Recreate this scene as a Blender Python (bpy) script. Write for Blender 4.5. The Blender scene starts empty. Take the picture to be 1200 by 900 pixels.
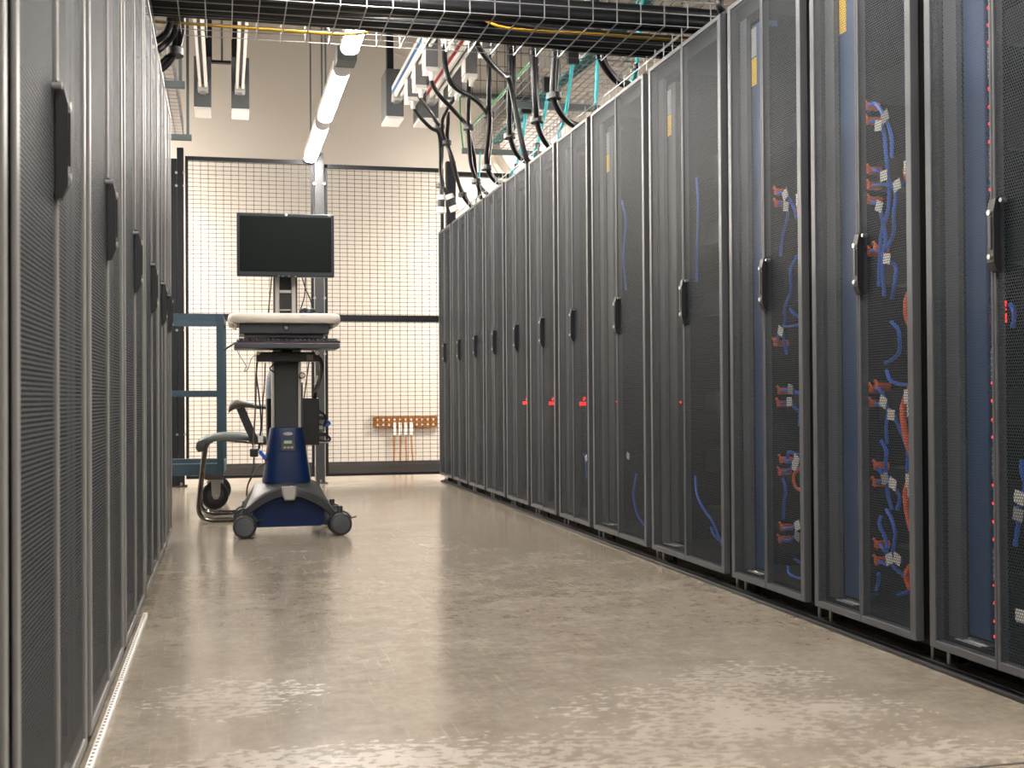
import bpy, bmesh, math, random
from mathutils import Vector, Matrix
random.seed(7)
C = bpy.context.scene.collection
PI = math.pi

LAMP = 100.0
EXPOSURE = 0.2
# ------------------------------------------------------------------ materials
def new_mat(name):
    m = bpy.data.materials.new(name); m.use_nodes = True
    nt = m.node_tree; nt.nodes.clear()
    out = nt.nodes.new('ShaderNodeOutputMaterial')
    b = nt.nodes.new('ShaderNodeBsdfPrincipled')
    nt.links.new(b.outputs[0], out.inputs[0])
    return m, nt, b, out

def mat(name, col, rough=.5, metal=0.0, var=.12, scale=14.0, spec=.5, bump=0.0, coat=0.0):
    """painted / plastic / metal surface with a little procedural mottling"""
    m, nt, b, out = new_mat(name)
    tc = nt.nodes.new('ShaderNodeTexCoord')
    nz = nt.nodes.new('ShaderNodeTexNoise'); nz.inputs['Scale'].default_value = scale; nz.inputs['Detail'].default_value = 4
    nt.links.new(tc.outputs['Object'], nz.inputs['Vector'])
    mx = nt.nodes.new('ShaderNodeMix'); mx.data_type = 'RGBA'
    c = list(col) + [1]
    mx.inputs[6].default_value = [v*(1-var) for v in col] + [1]
    mx.inputs[7].default_value = [min(1, v*(1+var)) for v in col] + [1]
    nt.links.new(nz.outputs['Fac'], mx.inputs[0])
    nt.links.new(mx.outputs[2], b.inputs['Base Color'])
    b.inputs['Roughness'].default_value = rough
    b.inputs['Metallic'].default_value = metal
    b.inputs['Specular IOR Level'].default_value = spec
    b.inputs['Coat Weight'].default_value = coat
    if bump:
        bp = nt.nodes.new('ShaderNodeBump'); bp.inputs['Strength'].default_value = bump; bp.inputs['Distance'].default_value = .01
        nt.links.new(nz.outputs['Fac'], bp.inputs['Height']); nt.links.new(bp.outputs[0], b.inputs['Normal'])
    return m

def emit(name, col, strength):
    m, nt, b, out = new_mat(name)
    b.inputs['Base Color'].default_value = list(col)+[1]
    b.inputs['Emission Color'].default_value = list(col)+[1]
    b.inputs['Emission Strength'].default_value = strength
    return m

def perforated(name, col, pitch, r, rough=.45, ax=('Y', 'Z'), spec=.5, metal=0.0):
    """sheet steel with a staggered lattice of round holes"""
    m, nt, b, out = new_mat(name)
    N = nt.nodes; L = nt.links
    b.inputs['Base Color'].default_value = list(col)+[1]
    b.inputs['Roughness'].default_value = rough
    b.inputs['Specular IOR Level'].default_value = spec
    b.inputs['Metallic'].default_value = metal
    tc = N.new('ShaderNodeTexCoord')
    sp = N.new('ShaderNodeSeparateXYZ'); L.new(tc.outputs['Object'], sp.inputs[0])
    def mth(op, a, bb=None):
        n = N.new('ShaderNodeMath'); n.operation = op
        for i, v in enumerate((a, bb)):
            if v is None: continue
            if isinstance(v, (int, float)): n.inputs[i].default_value = v
            else: L.new(v, n.inputs[i])
        return n.outputs[0]
    q = pitch*math.sqrt(3)
    def lattice(off):
        fu = mth('SUBTRACT', mth('FRACT', mth('ADD', mth('DIVIDE', sp.outputs[ax[0]], pitch), off)), .5)
        fv = mth('SUBTRACT', mth('FRACT', mth('ADD', mth('DIVIDE', sp.outputs[ax[1]], q), off)), .5)
        du = mth('MULTIPLY', fu, pitch); dv = mth('MULTIPLY', fv, q)
        return mth('ADD', mth('MULTIPLY', du, du), mth('MULTIPLY', dv, dv))
    d = mth('MINIMUM', lattice(0.0), lattice(.5))
    hole = mth('LESS_THAN', d, r*r)
    tr = N.new('ShaderNodeBsdfTransparent')
    ms = N.new('ShaderNodeMixShader')
    L.new(hole, ms.inputs[0]); L.new(b.outputs[0], ms.inputs[1]); L.new(tr.outputs[0], ms.inputs[2])
    L.new(ms.outputs[0], out.inputs[0])
    return m

def floor_material():
    m, nt, b, out = new_mat('polished_concrete')
    N = nt.nodes; L = nt.links
    tc = N.new('ShaderNodeTexCoord')
    def noise(scale, detail=6, rough=.6, mapping=None):
        n = N.new('ShaderNodeTexNoise'); n.inputs['Scale'].default_value = scale
        n.inputs['Detail'].default_value = detail; n.inputs['Roughness'].default_value = rough
        if mapping:
            mp = N.new('ShaderNodeMapping'); mp.inputs['Scale'].default_value = mapping[:3]; mp.inputs['Rotation'].default_value = (0, 0, mapping[3])
            L.new(tc.outputs['Object'], mp.inputs[0]); L.new(mp.outputs[0], n.inputs['Vector'])
        else: L.new(tc.outputs['Object'], n.inputs['Vector'])
        return n.outputs['Fac']
    def ramp(fac, stops):
        r = N.new('ShaderNodeValToRGB'); L.new(fac, r.inputs[0])
        el = r.color_ramp.elements
        el[0].position, el[0].color = stops[0][0], list(stops[0][1])+[1]
        el[1].position, el[1].color = stops[-1][0], list(stops[-1][1])+[1]
        for p, c in stops[1:-1]:
            e = el.new(p); e.color = list(c)+[1]
        return r.outputs[0]
    def mix(f, a, bb, mode='MIX'):
        n = N.new('ShaderNodeMix'); n.data_type = 'RGBA'; n.blend_type = mode
        for s, v in ((0, f), (6, a), (7, bb)):
            if isinstance(v, (int, float)): n.inputs[s].default_value = v
            elif isinstance(v, tuple): n.inputs[s].default_value = v
            else: L.new(v, n.inputs[s])
        return n.outputs[2]
    def mth(op, a, bb=None, cl=False):
        n = N.new('ShaderNodeMath'); n.operation = op; n.use_clamp = cl
        for i, v in enumerate((a, bb)):
            if v is None: continue
            if isinstance(v, (int, float)): n.inputs[i].default_value = v
            else: L.new(v, n.inputs[i])
        return n.outputs[0]
    base = ramp(noise(2.6, 9, .72), [(.32, FLOOR_DARK), (.5, FLOOR_MID), (.66, FLOOR_LIGHT)])
    grain = ramp(noise(34, 6, .78), [(.32, (.70, .70, .70)), (.68, (1.2, 1.2, 1.2))])
    col = mix(1.0, base, grain, 'MULTIPLY')
    # trowel blotches drawn out across the aisle
    blot = ramp(noise(5.0, 6, .7, (.55, 1.5, 1, .25)), [(.44, (0, 0, 0)), (.62, (1, 1, 1))])
    col = mix(mth('MULTIPLY', blot, .22), col, FLOOR_LIGHT+(1,))
    # worn, chalky patches: where the sealer has come off (near end of the aisle)
    sp = N.new('ShaderNodeSeparateXYZ'); L.new(tc.outputs['Object'], sp.inputs[0])
    def blob(cx, cy, rx, ry):
        dx = mth('DIVIDE', mth('SUBTRACT', sp.outputs['X'], cx), rx); dy = mth('DIVIDE', mth('SUBTRACT', sp.outputs['Y'], cy), ry)
        d = mth('ADD', mth('MULTIPLY', dx, dx), mth('MULTIPLY', dy, dy))
        return mth('SUBTRACT', 1.0, d, True)
    area = blob(1.05, 2.42, .55, .42)
    for q in ((.75, 2.15, .6, .25), (.0, 2.85, .3, .3), (.3, 2.3, .7, .18), (1.25, 2.05, .4, .2), (1.2, 2.75, .3, .25)):
        area = mth('MAXIMUM', area, blob(*q))
    ch = noise(42, 3, .55, (.8, 1.3, 1, .4))
    ch2 = noise(4.0, 3, .5)
    s = mth('ADD', mth('MULTIPLY', area, .30), mth('ADD', mth('MULTIPLY', ch, .8), mth('MULTIPLY', ch2, .45)))
    patch = ramp(s, [(.80, (0, 0, 0)), (1.0, (1, 1, 1))])
    patch = mth('MULTIPLY', patch, mth('MULTIPLY', area, 2.2, True))
    col = mix(mth('MULTIPLY', patch, .55), col, FLOOR_CHALK+(1,))
    # fine scratches
    def scratch(rot, sx, sy, thr):
        mp = N.new('ShaderNodeMapping'); mp.inputs['Rotation'].default_value = (0, 0, rot); mp.inputs['Scale'].default_value = (sx, sy, 1)
        L.new(tc.outputs['Object'], mp.inputs[0])
        v = N.new('ShaderNodeTexNoise'); v.inputs['Scale'].default_value = 1.0; v.inputs['Detail'].default_value = 2
        L.new(mp.outputs[0], v.inputs['Vector'])
        return mth('MULTIPLY', mth('SUBTRACT', v.outputs['Fac'], thr, False), 14.0, True)
    scr = scratch(.5, 110, 3.2, .66)
    for a_, sx, sy in ((1.9, 130, 4.0), (2.7, 95, 2.6), (1.15, 150, 5.0), (.05, 120, 3.0)): scr = mth('MAXIMUM', scr, scratch(a_, sx, sy, .67))
    col = mix(mth('MULTIPLY', scr, .40), col, FLOOR_CHALK+(1,))
    mott = ramp(noise(11, 7, .75), [(.36, (.80, .78, .75)), (.60, (1.08, 1.08, 1.08))])
    col = mix(1.0, col, mott, 'MULTIPLY')
    L.new(col, b.inputs['Base Color'])
    rg = mth('ADD', mth('MULTIPLY', noise(3.3, 6), .16), FLOOR_ROUGH)
    rg = mth('ADD', rg, mth('MULTIPLY', patch, .25))
    L.new(rg, b.inputs['Roughness'])
    b.inputs['Specular IOR Level'].default_value = .5
    bp = N.new('ShaderNodeBump'); bp.inputs['Strength'].default_value = .06; bp.inputs['Distance'].default_value = .004
    L.new(noise(9, 6), bp.inputs['Height']); L.new(bp.outputs[0], b.inputs['Normal'])
    return m

FLOOR_DARK = (.240, .202, .158); FLOOR_MID = (.272, .232, .184); FLOOR_LIGHT = (.335, .294, .242); FLOOR_CHALK = (.44, .40, .35)
FLOOR_ROUGH = .10

M = dict(
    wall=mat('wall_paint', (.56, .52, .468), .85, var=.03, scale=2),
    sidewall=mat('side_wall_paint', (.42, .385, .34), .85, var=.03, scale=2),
    ceiling=mat('ceiling_paint', (.11, .105, .10), .9, var=.05, scale=2),
    floor=floor_material(),
    rack=mat('rack_black_paint', (.003, .0035, .0045), .6, spec=.2, var=.2, scale=8),
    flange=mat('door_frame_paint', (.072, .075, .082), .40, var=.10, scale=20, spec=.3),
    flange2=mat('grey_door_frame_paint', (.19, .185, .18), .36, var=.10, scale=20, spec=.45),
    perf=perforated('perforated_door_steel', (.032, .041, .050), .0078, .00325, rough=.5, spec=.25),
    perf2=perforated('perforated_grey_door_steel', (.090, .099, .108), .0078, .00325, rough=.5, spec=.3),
    inner=mat('rack_inner_grey', (.085, .09, .10), .5),
    black=mat('black_plastic', (.012, .012, .014), .45),
    cable=mat('black_cable_sheath', (.006, .0065, .009), .36, spec=.4),
    darkmetal=mat('dark_fence_paint', (.010, .011, .014), .5, spec=.3),
    grey=mat('grey_steel_post', (.040, .043, .048), .40),
    zinc=mat('zinc_wire', (.40, .41, .42), .35, metal=.9),
    wire=mat('fence_wire_paint', (.012, .013, .016), .5, spec=.25),
    strut=mat('galvanised_strut', (.16, .19, .20), .5, metal=.5),
    tapgrey=mat('tap_box_grey', (.15, .15, .155), .5),
    white=mat('white_enamel', (.78, .76, .72), .4, var=.04),
    feed=mat('feed_box_grey', (.095, .105, .112), .5),
    lamp=None,
    blue=mat('royal_blue_plastic', (.003, .018, .078), .40, spec=.3),
    pdu=mat('blue_power_strip_paint', (.006, .050, .165), .45),
    cord=mat('blue_cord', (.012, .12, .62), .4),
    orange=mat('orange_plastic', (.85, .13, .025), .4),
    tag=mat('white_tag', (.80, .79, .76), .6, var=.05),
    greytag=mat('grey_tag', (.38, .38, .38), .6, var=.05),
    yellow=mat('yellow_label', (.80, .52, .01), .5),
    yellowcable=mat('yellow_cable', (.46, .27, .01), .45),
    teal=mat('aqua_fibre', (.03, .42, .46), .45),
    green=mat('green_ground_wire', (.02, .30, .09), .45),
    stripe_blue=mat('blue_stripe', (.01, .10, .28), .45),
    stripe_red=mat('red_stripe', (.40, .012, .012), .45),
    cream=mat('cream_laminate', (.76, .70, .61), .4, var=.03),
    gun=mat('gunmetal', (.060, .065, .080), .40, metal=.2),
    column=mat('charcoal_column', (.042, .045, .047), .45, spec=.4),
    silver=mat('silver_rail', (.55, .52, .49), .35, metal=.5),
    base=mat('grey_plastic_base', (.046, .050, .055), .45, spec=.35),
    lightgrey=mat('light_grey_plastic', (.42, .39, .37), .45),
    rubber=mat('dark_rubber', (.03, .033, .038), .55),
    hub=mat('caster_hub', (.075, .085, .095), .4),
    chrome=mat('chrome', (.22, .20, .185), .14, metal=1.0, var=.03),
    seat=mat('sage_vinyl', (.085, .105, .100), .5, spec=.35),
    arm=mat('taupe_arm_pad', (.12, .105, .09), .4),
    cart=mat('slate_blue_paint', (.036, .070, .096), .45),
    copper=mat('copper_bar', (.27, .11, .025), .4, metal=.4),
    copperwire=mat('copper_cable', (.36, .165, .045), .5),
    steel=mat('bright_steel', (.62, .60, .57), .3, metal=.9),
    screen=mat('matte_screen', (.004, .0075, .0078), .35, var=.05, spec=.12),
    bezel=mat('dark_blue_bezel', (.012, .019, .030), .42),
    keys=mat('dark_plum_keyboard', (.05, .018, .035), .35),
    lcd=mat('green_lcd', (.42, .60, .42), .35),
    led=emit('red_led', (1.0, .03, .03), 2.2),
    paper=mat('paper_sticker', (.75, .75, .73), .6),
    fabric=mat('blue_grey_fabric', (.16, .19, .24), .8),
    galv=mat('pale_galvanised', (.50, .49, .46), .45, metal=.4),
    duct=mat('duct_paint', (.62, .57, .50), .6),
    kick=perforated('perforated_kick_steel', (.012, .013, .016), .0135, .0018, rough=.5, ax=('X', 'Z')),
)

# ------------------------------------------------------------------ mesh builder
class B:
    def __init__(self): self.bm = bmesh.new()
    def box(self, x0, x1, y0, y1, z0, z1, bev=0.0, seg=2):
        if x0 > x1: x0, x1 = x1, x0
        if y0 > y1: y0, y1 = y1, y0
        if z0 > z1: z0, z1 = z1, z0
        r = bmesh.ops.create_cube(self.bm, size=1.0)
        for v in r['verts']:
            v.co = Vector(((x0+x1)/2+v.co.x*(x1-x0), (y0+y1)/2+v.co.y*(y1-y0), (z0+z1)/2+v.co.z*(z1-z0)))
        if bev:
            es = list({e for v in r['verts'] for e in v.link_edges})
            bmesh.ops.bevel(self.bm, geom=es, offset=bev, segments=seg, affect='EDGES', profile=.5)
        return self
    def bar(self, p0, p1, w, h=None, up=(0, 0, 1)):
        """square bar from p0 to p1"""
        h = h or w
        p0, p1 = Vector(p0), Vector(p1); d = (p1-p0).normalized(); up = Vector(up)
        if abs(d.dot(up)) > .98: up = Vector((0, 1, 0)) if abs(d.y) < .9 else Vector((1, 0, 0))
        a = d.cross(up).normalized(); b = a.cross(d).normalized()
        ring = [(-1, -1), (1, -1), (1, 1), (-1, 1)]
        v0 = [self.bm.verts.new(p0+a*(i*w/2)+b*(j*h/2)) for i, j in ring]
        v1 = [self.bm.verts.new(p1+a*(i*w/2)+b*(j*h/2)) for i, j in ring]
        for k in range(4): self.bm.faces.new((v0[k], v0[(k+1) % 4], v1[(k+1) % 4], v1[k]))
        self.bm.faces.new(v0[::-1]); self.bm.faces.new(v1)
        return self
    def loft(self, rings, cap=True, closed=True):
        vs = [[self.bm.verts.new(Vector(p)) for p in r] for r in rings]
        n = len(rings[0])
        for a, b in zip(vs, vs[1:]):
            for k in range(n if closed else n-1):
                self.bm.faces.new((a[k], a[(k+1) % n], b[(k+1) % n], b[k]))
        if cap and closed:
            self.bm.faces.new(vs[0][::-1]); self.bm.faces.new(vs[-1])
        return self
    def tube(self, pts, r, seg=8, smooth_n=6):
        P = spline(pts, smooth_n) if smooth_n > 1 and len(pts) > 2 else [Vector(p) for p in pts]
        rings = []; a = None
        for i, p in enumerate(P):
            t = (P[min(i+1, len(P)-1)]-P[max(i-1, 0)])
            t = t.normalized() if t.length > 1e-9 else Vector((0, 0, 1))
            if a is None:
                u = Vector((0, 0, 1)) if abs(t.z) < .9 else Vector((1, 0, 0))
                a = t.cross(u).normalized()
            else:
                a = (a-t*a.dot(t)).normalized()
            b = t.cross(a)
            rr = r[i*len(r)//len(P)] if isinstance(r, (list, tuple)) else r
            rings.append([p+a*(math.cos(2*PI*k/seg)*rr)+b*(math.sin(2*PI*k/seg)*rr) for k in range(seg)])
        return self.loft(rings)
    def cyl(self, p0, p1, r, seg=16, r2=None):
        p0, p1 = Vector(p0), Vector(p1); t = (p1-p0).normalized()
        u = Vector((0, 0, 1)) if abs(t.z) < .9 else Vector((1, 0, 0))
        a = t.cross(u).normalized(); b = t.cross(a); r2 = r if r2 is None else r2
        return self.loft([[p+a*(math.cos(2*PI*k/seg)*q)+b*(math.sin(2*PI*k/seg)*q) for k in range(seg)] for p, q in ((p0, r), (p1, r2))])
    def lathe(self, axis_p, axis_d, prof, seg=24):
        """prof: (distance along axis, radius)"""
        o, t = Vector(axis_p), Vector(axis_d).normalized()
        u = Vector((0, 0, 1)) if abs(t.z) < .9 else Vector((1, 0, 0))
        a = t.cross(u).normalized(); b = t.cross(a)
        return self.loft([[o+t*d+a*(math.cos(2*PI*k/seg)*max(q, 1e-4))+b*(math.sin(2*PI*k/seg)*max(q, 1e-4)) for k in range(seg)] for d, q in prof])
    def prism(self, poly, axis, d0, d1):
        """poly in the plane across axis ('x': (y,z), 'y': (x,z), 'z': (x,y)), extruded from d0 to d1"""
        def P(a, b, d): return {'x': (d, a, b), 'y': (a, d, b), 'z': (a, b, d)}[axis]
        return self.loft([[P(a, b, d) for a, b in poly] for d in (d0, d1)])
    def obj(self, name, material, parent=None, smooth=False, origin=None):
        bm = self.bm
        bmesh.ops.recalc_face_normals(bm, faces=bm.faces)
        o3 = Vector((0, 0, 0))
        if parent is not None:
            q = parent
            while q is not None: o3 += Vector(q.location); q = q.parent
        elif origin is not None: o3 = Vector(origin)
        else:
            xs = [v.co for v in bm.verts]
            o3 = Vector(((min(v.x for v in xs)+max(v.x for v in xs))/2, (min(v.y for v in xs)+max(v.y for v in xs))/2, min(v.z for v in xs)))
        bmesh.ops.translate(bm, verts=bm.verts, vec=-o3)
        me = bpy.data.meshes.new(name); bm.to_mesh(me); bm.free()
        me.materials.append(material)
        if smooth:
            for p in me.polygons: p.use_smooth = True
            try: me.set_sharp_from_angle(angle=math.radians(40))
            except Exception: pass
        o = bpy.data.objects.new(name, me); C.objects.link(o)
        if parent is not None: o.parent = parent
        else: o.location = o3
        return o

def spline(pts, n=6):
    """Catmull-Rom through the points"""
    P = [Vector(p) for p in pts]
    Q = [P[0]*2-P[1]]+P+[P[-1]*2-P[-2]]
    out = []
    for i in range(1, len(Q)-2):
        p0, p1, p2, p3 = Q[i-1:i+3]
        for k in range(n):
            t = k/n
            out.append(.5*((2*p1)+(p2-p0)*t+(2*p0-5*p1+4*p2-p3)*t*t+(3*p1-p0-3*p2+p3)*t**3))
    out.append(P[-1])
    return out

def tag(o, label, cat, group=None, kind=None):
    o['label'] = label; o['category'] = cat
    if group: o['group'] = group
    if kind: o['kind'] = kind
    return o
def thing(name, loc, label, cat, group=None):
    o = bpy.data.objects.new(name, None); C.objects.link(o); o.location = loc
    o.empty_display_size = .1
    return tag(o, label, cat, group)
def struct(o):
    o['kind'] = 'structure'; return o
def copy_tree(o, parent=None):
    c = o.copy(); C.objects.link(c)
    if parent is not None: c.parent = parent
    for ch in list(o.children): copy_tree(ch, c)
    return c
# ------------------------------------------------------------------ room
XL, XR, YN, YF, ZC = -4.6, 6.4, -3.4, 12.2, 5.2
ZT = ZC+.06   # rods are bolted into the ceiling slab
struct(B().box(XL-.2, XR+.2, YN-.2, YF+.2, -.2, 0).obj('floor', M['floor'], origin=(0, 0, 0)))
struct(B().box(XL-.2, XR+.2, YN-.2, YF+.2, ZC, ZC+.2).obj('ceiling', M['ceiling']))
struct(B().box(XL, XR, YF, YF+.2, 0, ZC).obj('wall_far', M['wall']))
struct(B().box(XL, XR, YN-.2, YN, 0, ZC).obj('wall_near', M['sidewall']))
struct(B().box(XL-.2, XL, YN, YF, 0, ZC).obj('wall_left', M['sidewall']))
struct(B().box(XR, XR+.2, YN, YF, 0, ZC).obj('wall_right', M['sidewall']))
struct(B().box(-.23, 1.68, 1.968, 1.973, .0, .0012).obj('trim_1', M['rubber']))   # saw-cut joint filled with dark sealant

# ------------------------------------------------------------------ cabinets
def make_rack(W, s, hz):
    """door plane at local x = 0, cabinet runs back along s*x; local y from 0 to W"""
    t = thing('server_rack', (0, 0, 0), 'x', 'server rack')
    D = 1.08
    fr = B()
    for y0 in (.004, W-.064):
        fr.box(s*.030, s*.075, y0, y0+.06, .055, 1.985)
        fr.box(s*(D-.06), s*(D-.005), y0, y0+.06, .055, 1.985)
    fr.box(s*.030, s*(D-.005), .004, W-.004, .050, .085)
    fr.box(s*.030, s*.075, .004, W-.004, 1.93, 1.985)
    fr.obj('cabinet_frame', M['rack'], t)
    B().box(s*.035, s*(D-.005), .004, .0065, .085, 1.985).obj('side_panel', M['rack'], t)
    B().box(s*.035, s*(D-.005), W-.0065, W-.004, .085, 1.985).obj('side_panel', M['rack'], t)
    B().box(s*.020, s*D, .003, W-.003, 1.985, 2.002, .003).obj('top_panel', M['rack'], t)
    B().box(s*(D-.03), s*D, .006, W-.006, .085, 1.985).obj('rear_panel', M['rack'], t)
    B().box(s*.11, s*(D-.05), .02, W-.02, .0, .052).obj('light_block_skirt', M['rack'], t)  # skirt added to block light and keep the gap beneath dark
    if s > 0:
        B().box(s*.032, s*.046, W-.118, W-.045, .09, 1.93).obj('mounting_rail', M['inner'], t)
        B().box(s*.10, s*.115, .05, .085, .09, 1.93).obj('mounting_rail', M['inner'], t)
    for y in (.035, W-.035):
        f = B(); f.cyl((s*.05, y, .008), (s*.05, y, .055), .0055, 10); f.cyl((s*.05, y, 0), (s*.05, y, .010), .017, 14, .013)
        f.obj('leveling_foot', M['zinc'], t, smooth=True)
    ins = .031; zt, zb = 1.988, .058; mid = W/2; dt = .024 if s > 0 else .007
    hw = .024 if s > 0 else .018
    for k, (ya, yb) in enumerate(((ins, mid-.0012), (mid+.0012, W-ins))):
        ya_f = .026 if k == 0 else .0085; yb_f = .0085 if k == 0 else .026
        d = B()
        d.box(0, s*dt, ya, ya+ya_f, zb, zt, .0022); d.box(0, s*dt, yb-yb_f, yb, zb, zt, .0022)
        d.box(0, s*dt, ya+ya_f-.002, yb-yb_f+.002, zt-.016, zt, .002); d.box(0, s*dt, ya+ya_f-.002, yb-yb_f+.002, zb, zb+.02, .002)
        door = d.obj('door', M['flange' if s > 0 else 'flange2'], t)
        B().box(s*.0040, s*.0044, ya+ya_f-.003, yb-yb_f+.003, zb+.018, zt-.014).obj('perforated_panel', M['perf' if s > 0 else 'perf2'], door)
        if k == 0:
            h0, h1 = hz
            y1 = yb-.001; y0 = y1-hw
            h = B()
            h.prism([(s*.001, h0), (-s*.008, h0+.002), (-s*.016, h0+.022), (-s*.016, h1-.034), (-s*.010, h1-.006), (s*.001, h1)], 'y', y0, y1)
            h.obj('handle', M['black'], door)
            g = B(); g.box(-s*.0155, -s*.019, y0+.008, y1-.008, h0+.05, h1-.045, .0015)
            g.obj('handle_grip', M['flange'] if s > 0 else M['black'], door)
            l = B()
            for z in (h0+.034, h1-.036): l.cyl((-s*.010, y1-.009, z), (-s*.0195, y1-.009, z), .0062, 14)
            l.obj('lock', M['steel'], door, smooth=True)
            k2 = B(); k2.cyl((s*.004, y0-.016, h1-.012), (-s*.010, y0-.016, h1-.012), .005, 10)
            k2.obj('screw', M['zinc'], door, smooth=True)
    return t

ordinal = ['nearest', 'second', 'third', 'fourth', 'fifth', 'sixth', 'seventh', 'eighth', 'ninth', 'tenth', 'eleventh', 'farthest']
RX = 1.667
R_W = [.6, .6, .6, .8, .8, .6, .6, .6, .6, .6, .6, .6]
R_Y = [2.12]
for w in R_W[:-1]: R_Y.append(round(R_Y[-1]+w, 3))
proto = {.6: make_rack(.6, 1, (.940, 1.108)), .8: make_rack(.8, 1, (.940, 1.108))}
first = {.6: True, .8: True}
look = ['nearest cabinet of the row with blue cords, red LEDs inside its blue strip',
        'second cabinet of the right row, many tagged blue cords and orange conduits behind its mesh',
        'third cabinet of the right row, tagged blue cords behind its near door leaf',
        'fourth cabinet of the right row, the nearer of the two wide ones',
        'fifth cabinet of the right row, the farther of the two wide ones',
        'sixth narrow black cabinet of the right row, just beyond the wide ones',
        'seventh black mesh-door cabinet of the right row from the camera',
        'eighth black mesh-door cabinet of the right row from the camera',
        'ninth black mesh-door cabinet of the right row from the camera',
        'tenth black mesh-door cabinet of the right row, third from the fence end',
        'eleventh black mesh-door cabinet of the right row, last but one before the fence',
        'last black cabinet of the right row, at the end beside the wire fence']
RACK = []
for i, (w, y) in enumerate(zip(R_W, R_Y)):
    o = proto[w] if first[w] else copy_tree(proto[w]); 
    RACK.append(o)
    first[w] = False
for i, o in enumerate(RACK):
    o.location = (RX, R_Y[i], 0); o['label'] = look[i]; o['group'] = 'cabinets of the right row'
# stickers lying on the cabinet floors
for i, (yo, w_) in {0: (.41, .10), 1: (.40, .10), 2: (.41, .10), 3: (.60, .12), 4: (.62, .12)}.items():
    B().box(RX+.031, RX+.078, R_Y[i]+yo, R_Y[i]+yo+w_, .0855, .0875).obj('sticker', M['paper'], RACK[i])
# end panel of the last cabinet faces the fence
LX = -.2385
L_W = [.815]*5+[.583]*2
L_Y = [.702]
for w in L_W[:-1]: L_Y.append(round(L_Y[-1]+w, 4))
pl = {.815: make_rack(.815, -1, (.965, 1.140)), .583: make_rack(.583, -1, (.965, 1.140))}
fl = {.815: True, .583: True}
llook = ['nearest cabinet of the left row, cut by the left frame edge',
         'second cabinet of the left row, with the largest black handle in view',
         'third cabinet of the left row, white strip on the floor along its base',
         'fourth wide mesh-door cabinet of the left row from the camera',
         'fifth mesh-door cabinet of the left row, the last of the wide ones',
         'last cabinet but one at the far end of the left row, narrow',
         'cabinet at the far end of the left row, nearest the workstation cart']
LR = []
for w in L_W:
    LR.append(pl[w] if fl[w] else copy_tree(pl[w])); fl[w] = False
for i, o in enumerate(LR):
    o.location = (LX, L_Y[i], 0); o['label'] = llook[i]; o['group'] = 'cabinets of the left row'

# thin floor rails and strips along the rows
o = B().box(1.676, 1.712, 2.12, 9.70, 0, .012, .003).obj('floor_rail', M['black'])
tag(o, 'low black rail on the floor along the foot of the right cabinet row', 'rail')
B().box(1.700, 1.7035, 2.12, 9.70, .0115, .0145).obj('painted_glint', M['inner'], o)  # lighter strip drawn in for the shine along the rail
for a, b_, l in ((1.55, 3.02, 'nearer perforated white strip lying along the base of the left cabinets'), (3.04, 3.965, 'farther white strip along the base of the left cabinets, ending mid-row')):
    p = B(); p.box(-.247, -.2335, a, b_, 0, .013, .002)
    o = p.obj('edge_strip', M['white']); tag(o, l, 'strip', 'white strips on the floor at the left cabinets')
    h = B(); n = int((b_-a)/.025)
    for k in range(n): h.box(-.243, -.238, a+.012+k*.025, a+.020+k*.025, .0125, .0135)
    h.obj('slots', M['rubber'], o)

# ------------------------------------------------------------------ inside the right cabinets
def power_strip(i, label, leds=(), lab=None, lo=.10, hi=1.90):
    y1 = R_Y[i]+R_W[i]-.118; y0 = y1-.085; x0, x1 = RX+.050, RX+.105
    t = thing('power_strip', (x0, y0, lo), label, 'power strip', 'power strips in the right cabinets')
    B().box(x0, x1, y0, y1, lo, hi, .004).obj('housing', M['pdu'] if i < 3 else M['column'], t)
    f = B(); f.box(x0+.018, x0+.053, y0-.0025, y0+.002, lo+.02, hi-.02)
    z = lo+.08
    while z < hi-.1:
        f.box(x0+.024, x0+.046, y0-.005, y0-.001, z, z+.030); z += .0405
    f.obj('outlet_column', M['rack'], t)
    for z in leds:
        B().lathe((x0+.012, y0+.001, z), (0, -1, 0), [(0, .0048), (.003, .0045), (.005, .002)], 12).obj('led', M['led'], t, smooth=True)
    if lab:
        B().box(x0-.0015, x0+.001, y0+.045, y0+.083, lab[0], lab[1]).obj('yellow_label', M['yellow'], t)
        B().box(x0-.0015, x0+.001, y0+.045, y0+.083, lab[1]+.004, lab[1]+.10).obj('grey_label', M['greytag'], t)
    return t, x0, y0
LZ = [1.609, 1.566, 1.526, 1.486, 1.377, 1.335, 1.295, 1.254, 1.144, 1.104, 1.063, 1.021, .695, .655, .61, .57, .461, .419, .376, .336, .229, .188, .146, .112]
ps, x0, y0 = power_strip(0, 'blue strip with a column of red LEDs in the nearest right-hand cabinet', LZ)
g = B()   # glowing two-line numeric display
def digit(g, x, z, segs, w=.011, h=.017, t_=.0028):
    S = {'a': (0, h, w, h), 'b': (w, h/2, w, h), 'c': (w, 0, w, h/2), 'd': (0, 0, w, 0), 'e': (0, 0, 0, h/2), 'f': (0, h/2, 0, h), 'g': (0, h/2, w, h/2)}
    for q in segs:
        a, b_, c_, d_ = S[q]
        g.box(x+a-t_/2, x+c_+t_/2, y0-.006, y0-.002, z+b_-t_/2, z+d_+t_/2)
digit(g, x0+.034, .866, 'abged'); digit(g, x0+.014, .838, 'abcdef'); digit(g, x0+.034, .838, 'abcdefg')
g.obj('digit_display', M['led'], ps)
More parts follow.
